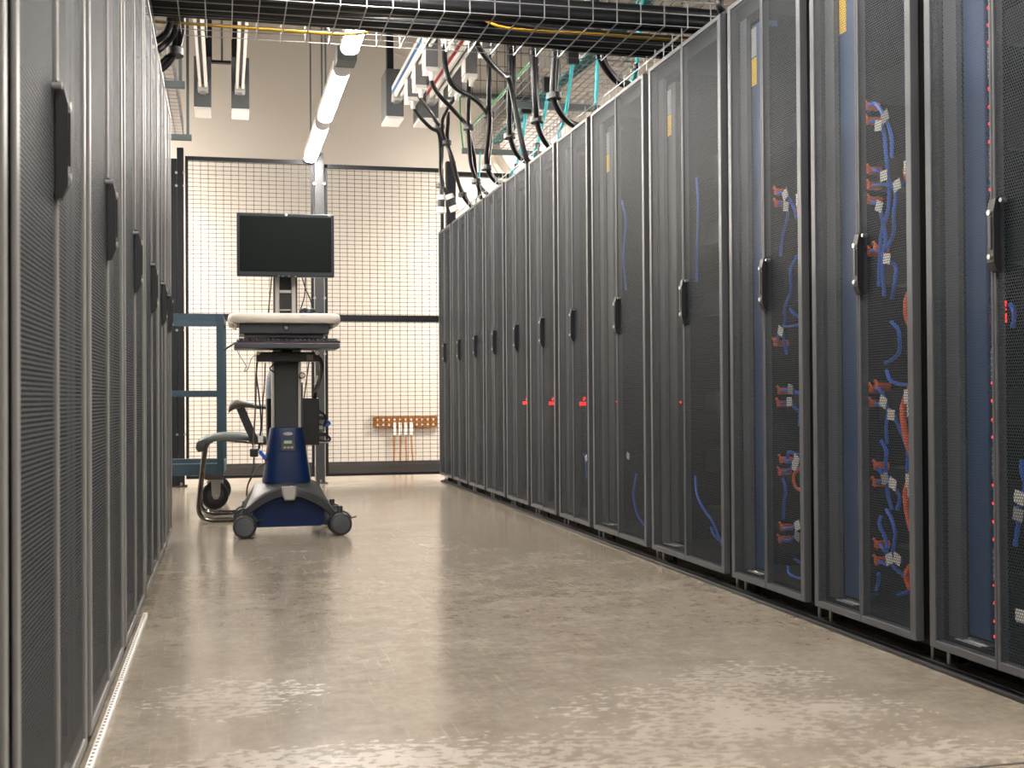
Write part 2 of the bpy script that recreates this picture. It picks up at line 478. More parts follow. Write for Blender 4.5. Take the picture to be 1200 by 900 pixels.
for z0 in (1.40, 1.165, .70, .475, .24):
    fr = B()
    for a, b_, c_, d_ in ((.008, .0095, z0, z0+.075), (.008, .05, z0+.0735, z0+.075), (.008, .05, z0, z0+.0015)): fr.box(x0+a, x0+b_, y0-.0022, y0+.001, c_, d_)
    for k in range(4): fr.box(x0+.022, x0+.036, y0-.004, y0+.001, z0+.022+k*.009, z0+.026+k*.009)
    fr.obj('bank_label', M['greytag'], ps)
power_strip(1, 'blue strip with yellow label in the second right-hand cabinet', (), (1.70, 1.80))
power_strip(2, 'blue strip with yellow label in the third right-hand cabinet', (), (1.70, 1.79))
power_strip(3, 'dark strip with yellow label in the nearer wide cabinet', (.646,), (1.70, 1.78))
power_strip(4, 'dark strip with yellow label in the farther wide cabinet', (.646,), (1.70, 1.78))
for i in (5, 6, 7):
    ps, x0, y0 = power_strip(i, 'dark strip with small red digits in the %s right-hand cabinet' % ordinal[i], ())
    g = B(); digit(g, x0+.030, .652, 'abged', .010, .014); digit(g, x0+.014, .628, 'abcdef', .010, .014); digit(g, x0+.032, .628, 'abcdefg', .010, .014)
    g.obj('digit_display', M['led'], ps)

def server(i, z0, h, label):
    y0 = R_Y[i]+R_W[i]/2-.24; x = RX+.15
    t = thing('server', (x, y0+.24, z0), label, 'server', 'servers behind the right-hand mesh doors')
    B().box(x, x+.72, y0, y0+.40, z0, z0+h, .002).obj('chassis', M['rack'], t)
    f = B()
    for k in range(2): f.box(x-.004, x+.01, y0+.02+k*.10, y0+.105+k*.10, z0+.012, z0+h-.012, .002)
    f.obj('power_supply', M['inner'], t)
for i in (0, 1, 2, 3):
    for k, z in enumerate((.16, .38, .60, .98, 1.25, 1.50)):
        server(i, z, .085, 'dark server in the %s right-hand cabinet, %s from the bottom' % (ordinal[i], ['first', 'second', 'third', 'fourth', 'fifth', 'sixth'][k]))

CORDS = [
 ('R1', [(1.745, 3.088, 1.474), (1.745, 3.056, 1.469), (1.745, 3.007, 1.423), (1.745, 2.978, 1.363), (1.745, 2.97, 1.305)], [(1.755, 3.108, 1.474)], [(1.733, 2.987, 1.418, 'g')]),
 ('R1', [(1.745, 3.084, 1.428), (1.745, 3.052, 1.419), (1.745, 3.021, 1.391), (1.745, 3.0, 1.32), (1.745, 2.993, 1.24), (1.745, 2.994, 1.169), (1.745, 3.031, 1.116), (1.745, 3.041, 1.049), (1.745, 3.047, 0.966)], [(1.755, 3.106, 1.434)], [(1.733, 3.022, 1.402, 'w')]),
 ('R1', [(1.745, 3.077, 1.292), (1.745, 3.041, 1.283), (1.745, 3.015, 1.267), (1.745, 2.98, 1.24), (1.745, 2.963, 1.21), (1.745, 2.96, 1.154), (1.745, 2.974, 1.106), (1.745, 2.996, 1.065)], [(1.755, 3.1, 1.294)], [(1.733, 2.996, 1.261, 'w')]),
 ('R1', [(1.745, 3.078, 1.247), (1.745, 3.055, 1.246), (1.745, 2.989, 1.236), (1.745, 2.916, 1.222)], [(1.755, 3.1, 1.251)], [(1.733, 2.93, 1.224, 'w')]),
 ('R1', [(1.745, 3.079, 1.205), (1.745, 3.043, 1.185), (1.745, 3.026, 1.155), (1.745, 3.013, 1.093), (1.745, 3.024, 1.024), (1.745, 3.021, 0.938)], [(1.755, 3.099, 1.211)], [(1.733, 3.022, 1.182, 'w')]),
 ('R1', [(1.745, 3.086, 1.066), (1.745, 3.05, 1.067), (1.745, 3.006, 1.038), (1.745, 2.967, 1.014), (1.745, 2.959, 0.969), (1.745, 2.986, 0.928)], [(1.755, 3.099, 1.066), (1.755, 3.067, 1.074)], [(1.733, 2.985, 1.036, 'w')]),
 ('R1', [(1.745, 2.983, 0.866), (1.745, 2.953, 0.844), (1.745, 2.941, 0.818), (1.745, 2.95, 0.785), (1.745, 2.976, 0.765), (1.745, 3.024, 0.757)], [], []),
 ('R1', [(1.745, 3.016, 0.736), (1.745, 2.99, 0.71), (1.745, 2.956, 0.699), (1.745, 2.897, 0.696)], [], []),
 ('R1', [(1.745, 3.08, 0.684), (1.745, 3.039, 0.683), (1.745, 3.013, 0.63), (1.745, 3.01, 0.584), (1.745, 3.019, 0.537)], [(1.755, 3.097, 0.686), (1.755, 3.065, 0.693)], [(1.733, 3.01, 0.651, 'w')]),
 ('R1', [(1.745, 3.076, 0.646), (1.745, 3.026, 0.639), (1.745, 2.987, 0.619), (1.745, 2.949, 0.587), (1.745, 2.917, 0.53), (1.745, 2.905, 0.468)], [(1.755, 3.098, 0.646)], [(1.733, 2.971, 0.617, 'w')]),
 ('R1', [(1.745, 3.041, 0.546), (1.745, 3.02, 0.517), (1.745, 3.02, 0.486), (1.745, 3.021, 0.454)], [], []),
 ('R1', [(1.745, 3.061, 0.47), (1.745, 3.026, 0.442), (1.745, 3.004, 0.4), (1.745, 2.996, 0.361)], [(1.755, 3.078, 0.474)], [(1.733, 3.005, 0.444, 'g')]),
 ('R1', [(1.745, 3.066, 0.428), (1.745, 3.012, 0.445), (1.745, 2.978, 0.425), (1.745, 2.957, 0.397), (1.745, 2.958, 0.363)], [(1.755, 3.084, 0.427)], [(1.733, 2.966, 0.433, 'w')]),
 ('R1', [(1.745, 3.054, 0.34), (1.745, 3.05, 0.315), (1.745, 3.033, 0.282), (1.745, 3.011, 0.254)], [], []),
 ('R1', [(1.745, 3.023, 0.359), (1.745, 2.992, 0.337), (1.745, 2.976, 0.302), (1.745, 2.981, 0.272), (1.745, 2.99, 0.241)], [], []),
 ('R1', [(1.745, 3.056, 0.258), (1.745, 3.025, 0.248), (1.745, 2.999, 0.228), (1.745, 2.978, 0.21), (1.745, 2.94, 0.191)], [(1.755, 3.078, 0.258)], [(1.733, 2.987, 0.23, 'w')]),
 ('R1', [(1.745, 3.057, 0.214), (1.745, 3.017, 0.21), (1.745, 2.986, 0.228), (1.745, 2.947, 0.23)], [(1.755, 3.079, 0.213)], [(1.733, 2.948, 0.235, 'w')]),
 ('R1', [(1.745, 3.057, 0.181), (1.745, 3.071, 0.156), (1.745, 3.072, 0.132)], [], []),
 ('R1', [(1.745, 2.962, 0.135), (1.745, 2.932, 0.147), (1.745, 2.903, 0.156)], [], []),
 ('R2', [(1.745, 3.669, 1.325), (1.745, 3.619, 1.314), (1.745, 3.589, 1.293), (1.745, 3.554, 1.252), (1.745, 3.537, 1.223)], [(1.755, 3.69, 1.331)], [(1.733, 3.594, 1.307, 'w')]),
 ('R2', [(1.745, 3.669, 1.289), (1.745, 3.62, 1.279), (1.745, 3.605, 1.249), (1.745, 3.615, 1.21), (1.745, 3.64, 1.183), (1.745, 3.654, 1.119)], [(1.755, 3.69, 1.293)], [(1.733, 3.589, 1.268, 'w')]),
 ('R2', [(1.745, 3.545, 1.109), (1.745, 3.576, 1.061), (1.745, 3.589, 1.003), (1.745, 3.62, 0.951), (1.745, 3.633, 0.911), (1.745, 3.622, 0.889), (1.745, 3.52, 0.891)], [], []),
 ('R2', [(1.745, 3.59, 0.944), (1.745, 3.56, 0.926), (1.745, 3.525, 0.913)], [], []),
 ('R2', [(1.745, 3.691, 0.84), (1.745, 3.665, 0.878), (1.745, 3.635, 0.857), (1.745, 3.623, 0.802)], [(1.755, 3.712, 0.841), (1.755, 3.69, 0.84)], [(1.733, 3.637, 0.876, 'w')]),
 ('R2', [(1.745, 3.65, 0.685), (1.745, 3.595, 0.69), (1.745, 3.559, 0.682), (1.745, 3.513, 0.673)], [(1.755, 3.678, 0.685)], [(1.733, 3.57, 0.69, 'g')]),
 ('R2', [(1.745, 3.657, 0.644), (1.745, 3.608, 0.649), (1.745, 3.56, 0.631), (1.745, 3.537, 0.615), (1.745, 3.526, 0.573)], [(1.755, 3.685, 0.644)], [(1.733, 3.577, 0.65, 'w')]),
 ('R2', [(1.745, 3.624, 0.47), (1.745, 3.605, 0.49), (1.745, 3.563, 0.486), (1.745, 3.516, 0.485)], [], []),
 ('R2', [(1.745, 3.649, 0.463), (1.745, 3.6, 0.46), (1.745, 3.552, 0.47), (1.745, 3.517, 0.477)], [(1.755, 3.67, 0.462)], [(1.733, 3.533, 0.469, 'w')]),
 ('R2', [(1.745, 3.656, 0.424), (1.745, 3.606, 0.43), (1.745, 3.57, 0.451), (1.745, 3.523, 0.437)], [(1.755, 3.68, 0.423)], [(1.733, 3.545, 0.45, 'w')]),
 ('R2', [(1.745, 3.647, 0.245), (1.745, 3.604, 0.249), (1.745, 3.556, 0.262), (1.745, 3.515, 0.274)], [(1.755, 3.671, 0.245)], [(1.733, 3.531, 0.265, 'w')]),
 ('R2', [(1.745, 3.66, 0.205), (1.745, 3.611, 0.21), (1.745, 3.569, 0.226), (1.745, 3.521, 0.241)], [(1.755, 3.684, 0.205)], [(1.733, 3.532, 0.233, 'g')]),
 ('R2', [(1.745, 3.576, 0.155), (1.745, 3.546, 0.151), (1.745, 3.511, 0.15)], [], []),
 ('R2', [(1.745, 3.625, 0.125), (1.745, 3.607, 0.105), (1.745, 3.571, 0.097), (1.745, 3.518, 0.102)], [], []),
 ('R2', [(1.745, 3.65, 0.406), (1.745, 3.638, 0.365), (1.745, 3.645, 0.324), (1.745, 3.652, 0.274)], [], []),
 ('R3', [(1.745, 4.374, 1.498), (1.745, 4.359, 1.392), (1.745, 4.371, 1.232), (1.745, 4.383, 1.104)], [], []),
 ('R3', [(1.745, 4.416, 0.364), (1.745, 4.383, 0.295), (1.745, 4.316, 0.237), (1.745, 4.234, 0.206), (1.745, 4.157, 0.128)], [], []),
 ('R3', [(1.745, 4.268, 0.184), (1.745, 4.219, 0.161), (1.745, 4.141, 0.136)], [], []),
 ('R4', [(1.745, 5.107, 0.333), (1.745, 5.132, 0.246), (1.745, 5.122, 0.183), (1.745, 5.066, 0.147), (1.745, 5.0, 0.117)], [], [(1.733, 5.175, 0.408, 'w')]),
 ('R4', [(1.745, 5.267, 1.551), (1.745, 5.221, 1.449), (1.745, 5.249, 1.299), (1.745, 5.229, 1.145)], [], []),
 ('R5', [(1.745, 5.905, 0.384), (1.745, 5.875, 0.364), (1.745, 5.848, 0.268)], [(1.755, 5.939, 0.387)], [(1.733, 5.82, 0.367, 'w')]),
 ('R0', [(1.745, 2.439, 0.52), (1.745, 2.431, 0.497), (1.745, 2.428, 0.463), (1.745, 2.441, 0.423), (1.745, 2.451, 0.384), (1.745, 2.461, 0.325)], [], [(1.733, 2.43, 0.438, 'w'), (1.733, 2.434, 0.399, 'g')]),
 ('R0', [(1.745, 2.464, 0.164), (1.745, 2.446, 0.166), (1.745, 2.424, 0.173)], [], [(1.733, 2.429, 0.173, 'w')]),
 ('R0', [(1.745, 2.473, 0.876), (1.745, 2.461, 0.863), (1.745, 2.455, 0.847), (1.745, 2.465, 0.821)], [], []),
]
CONDUITS = [
 ('R1', [(1.725, 2.851, 0.939), (1.725, 2.872, 0.919), (1.725, 2.876, 0.897), (1.725, 2.873, 0.873), (1.725, 2.853, 0.843)], []),
 ('R1', [(1.725, 2.86, 0.687), (1.725, 2.889, 0.653), (1.725, 2.898, 0.622), (1.725, 2.887, 0.565), (1.725, 2.859, 0.517)], [(1.712, 2.859, 0.665), (1.712, 2.845, 0.632)]),
 ('R1', [(1.725, 2.86, 0.466), (1.725, 2.885, 0.423), (1.725, 2.886, 0.387), (1.725, 2.874, 0.348), (1.725, 2.859, 0.319)], [(1.712, 2.855, 0.449), (1.712, 2.847, 0.424)]),
 ('R1', [(1.725, 2.86, 0.231), (1.725, 2.885, 0.208), (1.725, 2.885, 0.188), (1.725, 2.865, 0.167)], []),
 ('R1', [(1.725, 2.853, 1.275), (1.725, 2.87, 1.258), (1.725, 2.866, 1.237), (1.725, 2.85, 1.217)], [(1.712, 2.848, 1.256)]),
 ('R2', [(1.725, 3.477, 0.448), (1.725, 3.524, 0.43), (1.725, 3.536, 0.405), (1.725, 3.519, 0.385), (1.725, 3.478, 0.377)], []),
 ('R2', [(1.725, 3.472, 1.281), (1.725, 3.49, 1.258), (1.725, 3.484, 1.226), (1.725, 3.468, 1.194)], [(1.712, 3.463, 1.269)]),
]
LEDS = [
 ('R3', [(1.735, 4.508, 0.7), (1.735, 4.501, 0.624)]),
 ('R4', [(1.735, 5.321, 0.626)]),
 ('R5', [(1.735, 5.805, 0.648), (1.735, 5.887, 0.623)]),
 ('R6', [(1.735, 6.433, 0.647), (1.735, 6.469, 0.622)]),
 ('R7', [(1.735, 7.03, 0.646), (1.735, 7.073, 0.623)]),
 ('R8', [(1.735, 7.668, 0.623)]),
 ('R1', [(1.735, 3.068, 0.841), (1.735, 3.064, 1.052)]),
]
DROPS = [
 ('A', 0.016, [(-0.182, 4.95, 2.18), (-0.183, 5.05, 2.169), (-0.195, 5.1, 2.136), (-0.225, 5.12, 2.102), (-0.261, 5.1, 2.063), (-0.32, 5.1, 2.039)]),
 ('A', 0.016, [(-0.201, 4.95, 2.178), (-0.204, 5.0, 2.153), (-0.222, 5.05, 2.126), (-0.248, 5.05, 2.097), (-0.3, 5.05, 2.074)]),
 ('A', 0.016, [(-0.157, 4.95, 2.181), (-0.161, 5.1, 2.172), (-0.17, 5.15, 2.134), (-0.189, 5.2, 2.095), (-0.219, 5.2, 2.044), (-0.256, 5.2, 2.011), (-0.316, 5.2, 1.983)]),
 ('A', 0.016, [(-0.169, 4.95, 2.18), (-0.175, 5.1, 2.171), (-0.187, 5.15, 2.13), (-0.205, 5.2, 2.094), (-0.236, 5.2, 2.05), (-0.283, 5.2, 2.02)]),
 ('V1', 0.018, [(1.579, 6.78, 2.837), (1.583, 6.78, 2.73), (1.586, 6.8, 2.444), (1.608, 6.9, 2.273), (1.635, 7.0, 2.196), (1.684, 7.1, 2.137), (1.755, 7.2, 2.103), (1.833, 7.3, 2.094)]),
 ('V1', 0.018, [(1.608, 6.78, 2.839), (1.612, 6.78, 2.683), (1.615, 6.8, 2.426), (1.633, 6.9, 2.323), (1.646, 7.0, 2.221), (1.695, 7.1, 2.148), (1.771, 7.2, 2.109), (1.855, 7.3, 2.11)]),
 ('C1', 0.018, [(1.258, 6.2, 2.666), (1.258, 6.2, 2.543), (1.266, 6.2, 2.49), (1.299, 6.25, 2.462), (1.39, 6.4, 2.435), (1.496, 6.6, 2.437), (1.581, 6.8, 2.449)]),
 ('V2', 0.018, [(1.583, 7.33, 2.942), (1.582, 7.33, 2.785), (1.581, 7.33, 2.628), (1.595, 7.4, 2.462), (1.621, 7.5, 2.406), (1.652, 7.7, 2.315), (1.662, 7.8, 2.225), (1.694, 7.9, 2.161), (1.756, 8.0, 2.118), (1.843, 8.1, 2.098)]),
 ('C2', 0.018, [(1.258, 7.05, 2.814), (1.262, 7.05, 2.709), (1.267, 7.05, 2.615), (1.291, 7.05, 2.531), (1.351, 7.1, 2.492), (1.448, 7.2, 2.48), (1.536, 7.3, 2.452), (1.616, 7.5, 2.433), (1.675, 7.7, 2.343), (1.679, 7.8, 2.197), (1.717, 7.9, 2.15), (1.785, 8.0, 2.119), (1.866, 8.1, 2.11)]),
 ('V3', 0.017, [(1.592, 8.0, 2.8), (1.585, 8.0, 2.629), (1.624, 8.2, 2.515), (1.649, 8.3, 2.408), (1.68, 8.4, 2.298), (1.73, 8.5, 2.222), (1.754, 8.5, 2.15), (1.799, 8.6, 2.083)]),
 ('C3', 0.017, [(1.309, 7.85, 2.78), (1.334, 7.9, 2.722), (1.396, 8.0, 2.676), (1.494, 8.1, 2.619), (1.583, 8.2, 2.571), (1.624, 8.2, 2.515), (1.667, 8.3, 2.438), (1.711, 8.4, 2.341), (1.742, 8.5, 2.235), (1.761, 8.5, 2.181), (1.843, 8.6, 2.133), (1.94, 8.7, 2.122)]),
 ('V4', 0.016, [(1.288, 8.55, 2.75), (1.317, 8.6, 2.709), (1.381, 8.7, 2.667), (1.465, 8.8, 2.625), (1.539, 8.9, 2.612), (1.559, 8.95, 2.504), (1.567, 9.0, 2.355), (1.573, 9.0, 2.247), (1.572, 9.0, 2.152)]),
 ('V4', 0.016, [(1.287, 8.25, 2.76), (1.334, 8.4, 2.741), (1.433, 8.6, 2.708), (1.509, 8.8, 2.683), (1.564, 8.9, 2.638), (1.579, 8.95, 2.504), (1.58, 9.0, 2.356), (1.599, 9.0, 2.248), (1.63, 9.0, 2.16)]),
 ('V5', 0.016, [(1.606, 8.6, 2.85), (1.602, 8.65, 2.801), (1.567, 8.7, 2.744), (1.553, 8.8, 2.691), (1.555, 8.85, 2.627), (1.595, 8.9, 2.545), (1.639, 8.9, 2.434), (1.68, 8.95, 2.318), (1.734, 9.0, 2.182), (1.818, 9.1, 2.111)]),
 ('V5', 0.016, [(1.613, 8.9, 2.836), (1.616, 8.9, 2.716), (1.609, 8.9, 2.59), (1.627, 8.9, 2.478), (1.667, 8.95, 2.369), (1.715, 9.0, 2.265), (1.76, 9.0, 2.171), (1.844, 9.1, 2.105)]),
 ('V6', 0.018, [(1.58, 6.23, 2.804), (1.579, 6.23, 2.661), (1.578, 6.23, 2.481), (1.586, 6.23, 2.302), (1.599, 6.25, 2.196), (1.616, 6.3, 2.14), (1.66, 6.4, 2.095), (1.724, 6.5, 2.053), (1.805, 6.6, 2.039)]),
 ('V6', 0.016, [(1.603, 6.23, 2.806), (1.602, 6.23, 2.662), (1.601, 6.23, 2.482), (1.604, 6.23, 2.303), (1.613, 6.25, 2.196), (1.626, 6.3, 2.14), (1.675, 6.4, 2.096), (1.744, 6.5, 2.059), (1.825, 6.6, 2.049)]),
 ('V7', 0.018, [(1.588, 5.8, 2.741), (1.586, 5.8, 2.531), (1.581, 5.8, 2.363), (1.571, 5.8, 2.215), (1.571, 5.8, 2.153), (1.601, 5.85, 2.107), (1.65, 5.9, 2.066), (1.727, 6.0, 2.052), (1.815, 6.1, 2.06)]),
 ('V7', 0.018, [(1.61, 5.8, 2.742), (1.608, 5.8, 2.532), (1.603, 5.8, 2.364), (1.593, 5.8, 2.217), (1.588, 5.8, 2.153), (1.623, 5.85, 2.1), (1.672, 5.9, 2.062), (1.75, 6.0, 2.062), (1.834, 6.1, 2.074)]),
 ('V8', 0.018, [(1.593, 5.2, 2.671), (1.591, 5.2, 2.425), (1.602, 5.2, 2.274), (1.617, 5.2, 2.199), (1.643, 5.22, 2.153), (1.684, 5.25, 2.117), (1.74, 5.3, 2.094), (1.813, 5.35, 2.087)]),
 ('V8', 0.018, [(1.621, 5.2, 2.673), (1.619, 5.2, 2.427), (1.629, 5.2, 2.276), (1.645, 5.2, 2.201), (1.67, 5.22, 2.154), (1.708, 5.25, 2.126), (1.768, 5.3, 2.103), (1.838, 5.35, 2.1)]),
 ('V9', 0.018, [(1.849, 4.4, 2.254), (1.856, 4.4, 2.206), (1.859, 4.4, 2.163), (1.888, 4.42, 2.132)]),
]
TEALS = [
 [(1.893, 5.4, 2.628), (1.892, 5.4, 2.508), (1.882, 5.4, 2.389), (1.873, 5.4, 2.269), (1.864, 5.4, 2.197), (1.873, 5.45, 2.163), (1.873, 5.5, 2.135)],
 [(1.866, 6.0, 2.443), (1.86, 6.0, 2.347), (1.855, 6.0, 2.237), (1.85, 6.0, 2.141), (1.876, 6.1, 2.107)],
 [(1.902, 6.6, 2.53), (1.887, 6.6, 2.434), (1.871, 6.6, 2.313), (1.85, 6.6, 2.212), (1.848, 6.7, 2.142)],
 [(1.918, 7.2, 2.519), (1.906, 7.2, 2.43), (1.884, 7.2, 2.326), (1.851, 7.2, 2.195), (1.855, 7.3, 2.152)],
 [(1.951, 7.9, 2.549), (1.939, 7.9, 2.452), (1.921, 7.9, 2.338), (1.885, 7.9, 2.201), (1.879, 8.0, 2.162)],
 [(1.851, 8.9, 2.486), (1.844, 8.9, 2.347), (1.83, 8.9, 2.188), (1.837, 9.0, 2.109)],
]
TIES = [(1.635, 7.0, 2.201), (1.622, 7.5, 2.438), (1.678, 7.85, 2.173), (1.627, 8.2, 2.509), (1.742, 8.5, 2.198), (1.552, 8.9, 2.663), (1.573, 9.0, 2.247), (1.602, 8.9, 2.546), (1.74, 9.0, 2.183), (1.621, 6.3, 2.14), (1.581, 5.8, 2.145), (-0.191, 5.17, 2.086)]

NUM = {}
TOT = {}
for r, pts, pl_, tg in CORDS: TOT[r] = TOT.get(r, 0)+1
WHERE = {'R0': 'nearest right-hand cabinet', 'R1': 'second right-hand cabinet', 'R2': 'third right-hand cabinet', 'R3': 'nearer wide cabinet', 'R4': 'farther wide cabinet', 'R5': 'sixth right-hand cabinet'}
ORD = ['topmost', 'second', 'third', 'fourth', 'fifth', 'sixth', 'seventh', 'eighth', 'ninth', 'tenth', 'eleventh', 'twelfth', 'thirteenth', 'fourteenth', 'fifteenth', 'sixteenth', 'seventeenth', 'eighteenth', 'nineteenth', 'twentieth']
for r, pts, plugs, tags in sorted(CORDS, key=lambda c: (c[0], -c[1][0][2])):
    n = NUM.get(r, 0); NUM[r] = n+1
    what = 'blue cord'
    if plugs: what += ' with orange plug'+('/tag' if False else '')
    elif tags: what += ' with paper tag'
    else: what = 'bare blue cord'
    lab = '%s, %s from top, behind mesh of %s' % (what, ORD[n], WHERE[r])
    if n == 0: lab = '%s, topmost behind mesh of %s' % (what, WHERE[r])
    q = [(x+.004*math.sin(3*k+n), y, z) for k, (x, y, z) in enumerate(pts)]
    rad = .0052 if r in ('R0', 'R1') else .0050
    t = thing('power_cable', pts[0], lab, 'cord', 'blue cords in the right cabinets')
    B().tube(q, rad, 8, 5).obj('sheath', M['cord'], t, smooth=True)
    for (x, y, z) in plugs:
        g = B()
        g.box(x-.012, x+.03, y-.010, y+.008, z-.010, z+.010, .003)
        g.tube([(x-.010, y+.012, z+.013), (x-.016, y-.004, z+.016), (x-.016, y-.016, z+.006), (x-.016, y-.016, z-.010)], .0034, 6, 4)
        g.obj('plug_clip', M['orange'], t)
    for (x, y, z, c) in tags:
        a = (n*37 % 50-25)*PI/180
        dy, dz = math.cos(a), math.sin(a); hw, hh = .017, .0145
        P = [(y+dy*i*hw-dz*j*hh, z+dz*i*hw+dy*j*hh) for i, j in ((-1, -1), (1, -1), (1, 1), (-1, 1))]
        g = B(); g.prism(P, 'x', x-.0008, x+.0010)
        o = g.obj('tag', M['tag'] if c == 'w' else M['greytag'], t)
n = 0
for r, pts, tg in CONDUITS:
    n += 1
    lab = {1: 'orange corrugated conduit bowing out at mid-height of the second right-hand cabinet', 2: 'orange conduit with two white tags, below mid-height in the second right-hand cabinet',
           3: 'orange conduit near the lower third of the second right-hand cabinet', 4: 'lowest orange conduit bow in the second right-hand cabinet',
           5: 'uppermost short orange conduit in the second right-hand cabinet', 6: 'orange cable loop low in the third right-hand cabinet', 7: 'orange cable beside white tag high in the third right-hand cabinet'}[n]
    t = thing('conduit', pts[0], lab, 'conduit', 'orange conduits in the right cabinets')
    g = B()
    P = spline(pts, 14 if n < 6 else 6)
    rr = .0088 if n < 6 else .005
    rings = []
    for k, p in enumerate(P):
        tt = (P[min(k+1, len(P)-1)]-P[max(k-1, 0)]).normalized(); a = tt.cross(Vector((1, 0, 0))).normalized(); b_ = tt.cross(a)
        q = rr*(1.0 if k % 2 else .84) if n < 6 else rr
        rings.append([p+a*(math.cos(2*PI*j/10)*q)+b_*(math.sin(2*PI*j/10)*q) for j in range(10)])
    g.loft(rings); g.obj('sheath', M['orange'], t, smooth=n >= 6)
    for (x, y, z) in tg: B().box(x-.001, x+.002, y-.011, y+.010, z-.018, z+.018).obj('tag', M['tag'], t)
for (x, y, z, l) in ((1.74, 3.79, 1.86, 'small aqua and yellow fibre patch cord at the top of the third right-hand cabinet'), (1.74, 4.60, 1.84, 'small aqua fibre patch cord at the top of the nearer wide cabinet')):
    t = thing('patch_cable', (x, y, z), l, 'cord')
    B().tube([(x, y, z), (x, y+.012, z-.03), (x, y+.004, z-.06), (x, y+.016, z-.085)], .0035, 6, 5).obj('sheath', M['teal'], t, smooth=True)
    B().tube([(x, y, z), (x, y-.008, z+.02), (x, y+.006, z+.04)], .003, 6, 5).obj('boot', M['yellow'], t, smooth=True)

# ------------------------------------------------------------------ lamps
M['lamp'] = emit('lamp_diffuser', (1.0, .94, .87), LAMP)
M['wall_wash'] = emit('added_wall_wash', (1.0, .915, .82), LAMP*3.0)  # stronger emission for the added far-wall lamps
def light(x, y0, y1, z, label, rods=(), driver=None):
    t = thing('ceiling_light', (x, (y0+y1)/2, z), label, 'light', 'strip lights in rows')
    w = .046
    g = B(); g.box(x-.050, x+.050, y0, y1, z+.028, z+.075, .004); g.obj('housing', M['white'], t)
    prof = [(-w, .032), (-w, .012), (-w*.75, -.006), (-w*.35, -.014), (w*.35, -.014), (w*.75, -.006), (w, .012), (w, .032)]
    B().prism([(x+a, z+b_) for a, b_ in prof], 'y', y0+.02, y1-.02).obj('diffuser', M['lamp'], t, smooth=True)
    for ya, yb in ((y0, y0+.022), (y1-.022, y1)):
        B().prism([(x+a*1.08, z+b_*1.08) for a, b_ in prof], 'y', ya, yb).obj('end_cap', M['white'], t)
    for yr in rods:
        B().cyl((x, yr, z+.07), (x, yr, ZT), .006, 8).obj('hanger_rod', M['strut'], t)
    if driver: B().box(x-.055, x+.055, driver-.08, driver+.08, z-.005, z+.075, .004).obj('driver_box', M['strut'], t)
    return t
LXc = .665; LZc = 2.535
ys = [(8.53, 9.76), (7.08, 8.32), (5.42, 6.65), (3.98, 5.22), (2.55, 3.78), (1.12, 2.36), (-.30, .93), (-1.75, -.52)]
ll = ['farthest lit strip light over the aisle, ending above the wire fence', 'second lit strip light over the aisle from the fence, grey driver box behind it',
      'lit strip light partly seen through the cross tray', 'strip light just in front of the cross tray', 'strip light over the middle of the aisle', 'strip light over the near aisle', 'strip light above the camera', 'strip light behind the camera']
for k, (a, b_) in enumerate(ys):
    light(LXc, a, b_, LZc, ll[k], (b_-.06,) if k else (b_-.05, a+.05), 6.86 if k == 1 else None)
for x, nm in ((-2.05, 'left aisle'), (3.75, 'right aisle')):
    for k, (a, b_) in enumerate(ys):
        if k in (0, 1, 2, 4, 5, 6): light(x, a, b_, LZc, '%s strip light over the %s behind the cabinets' % (ORD[k] if k else 'farthest', nm), (b_-.06,))
for x0_, l in ((-3.2, 'outer left'), (-1.85, 'inner left'), (2.45, 'inner right'), (3.8, 'outer right')):  # added lamps, hidden by the cabinet rows, that brighten the far wall
    t = thing('ceiling_light', (x0_, 11.0, LZc), '%s added wall-wash light, unseen between the fence and the far wall' % l, 'light', 'strip lights in rows')
    z = LZc; w = .046
    B().box(x0_, x0_+1.24, 10.95, 11.05, z+.028, z+.075, .004).obj('housing', M['white'], t)
    prof = [(-w, .032), (-w, .012), (-w*.75, -.006), (-w*.35, -.014), (w*.35, -.014), (w*.75, -.006), (w, .012), (w, .032)]
    B().prism([(11.0+a, z+b_) for a, b_ in prof], 'x', x0_+.02, x0_+1.22).obj('diffuser', M['wall_wash'], t, smooth=True)
    B().cyl((x0_+.6, 11, z+.07), (x0_+.6, 11, ZT), .006, 8).obj('hanger_rod', M['strut'], t)

# ------------------------------------------------------------------ wire fence
FY = 9.80
def fence(x0, x1, zt, label):
    t = thing('wire_fence_panel', ((x0+x1)/2, FY, .057), label, 'fence')
    g = B(); g.box(x0, x1, FY-.018, FY+.018, zt-.030, zt); g.obj('top_bar', M['darkmetal'], t)
    for a in (x0, x1-.022): B().box(a, a+.022, FY-.018, FY+.018, .057, zt).obj('side_bar', M['darkmetal'], t)
    g = B(); g.box(x0, x1, FY-.020, FY+.020, 1.277, 1.330); g.obj('middle_rail', M['darkmetal'], t)
    B().box(x0, x1, FY-.001, FY+.0005, .075, .167).obj('kick_plate', M['kick'], t)
    B().box(x0, x1, FY-.020, FY+.016, .055, .078).obj('bottom_bar', M['darkmetal'], t)
    w = B(); n = round((x1-x0)/.0583); st = (x1-x0)/n; r = .0036
    for k in range(1, n): w.bar((x0+k*st, FY, .16), (x0+k*st, FY, zt-.01), r)
    z = .167+.0325
    while z < zt-.03:
        w.bar((x0, FY-.003, z), (x1, FY-.003, z), r); z += .0325
    w.obj('wire_mesh', M['wire'], t)
    return t
fence(-.289, .690, 2.545, 'left wire mesh fence panel behind the workstation cart, between black and grey posts')
fence(.775, 1.730, 2.520, 'right wire mesh fence panel between the grey post and the right cabinets')
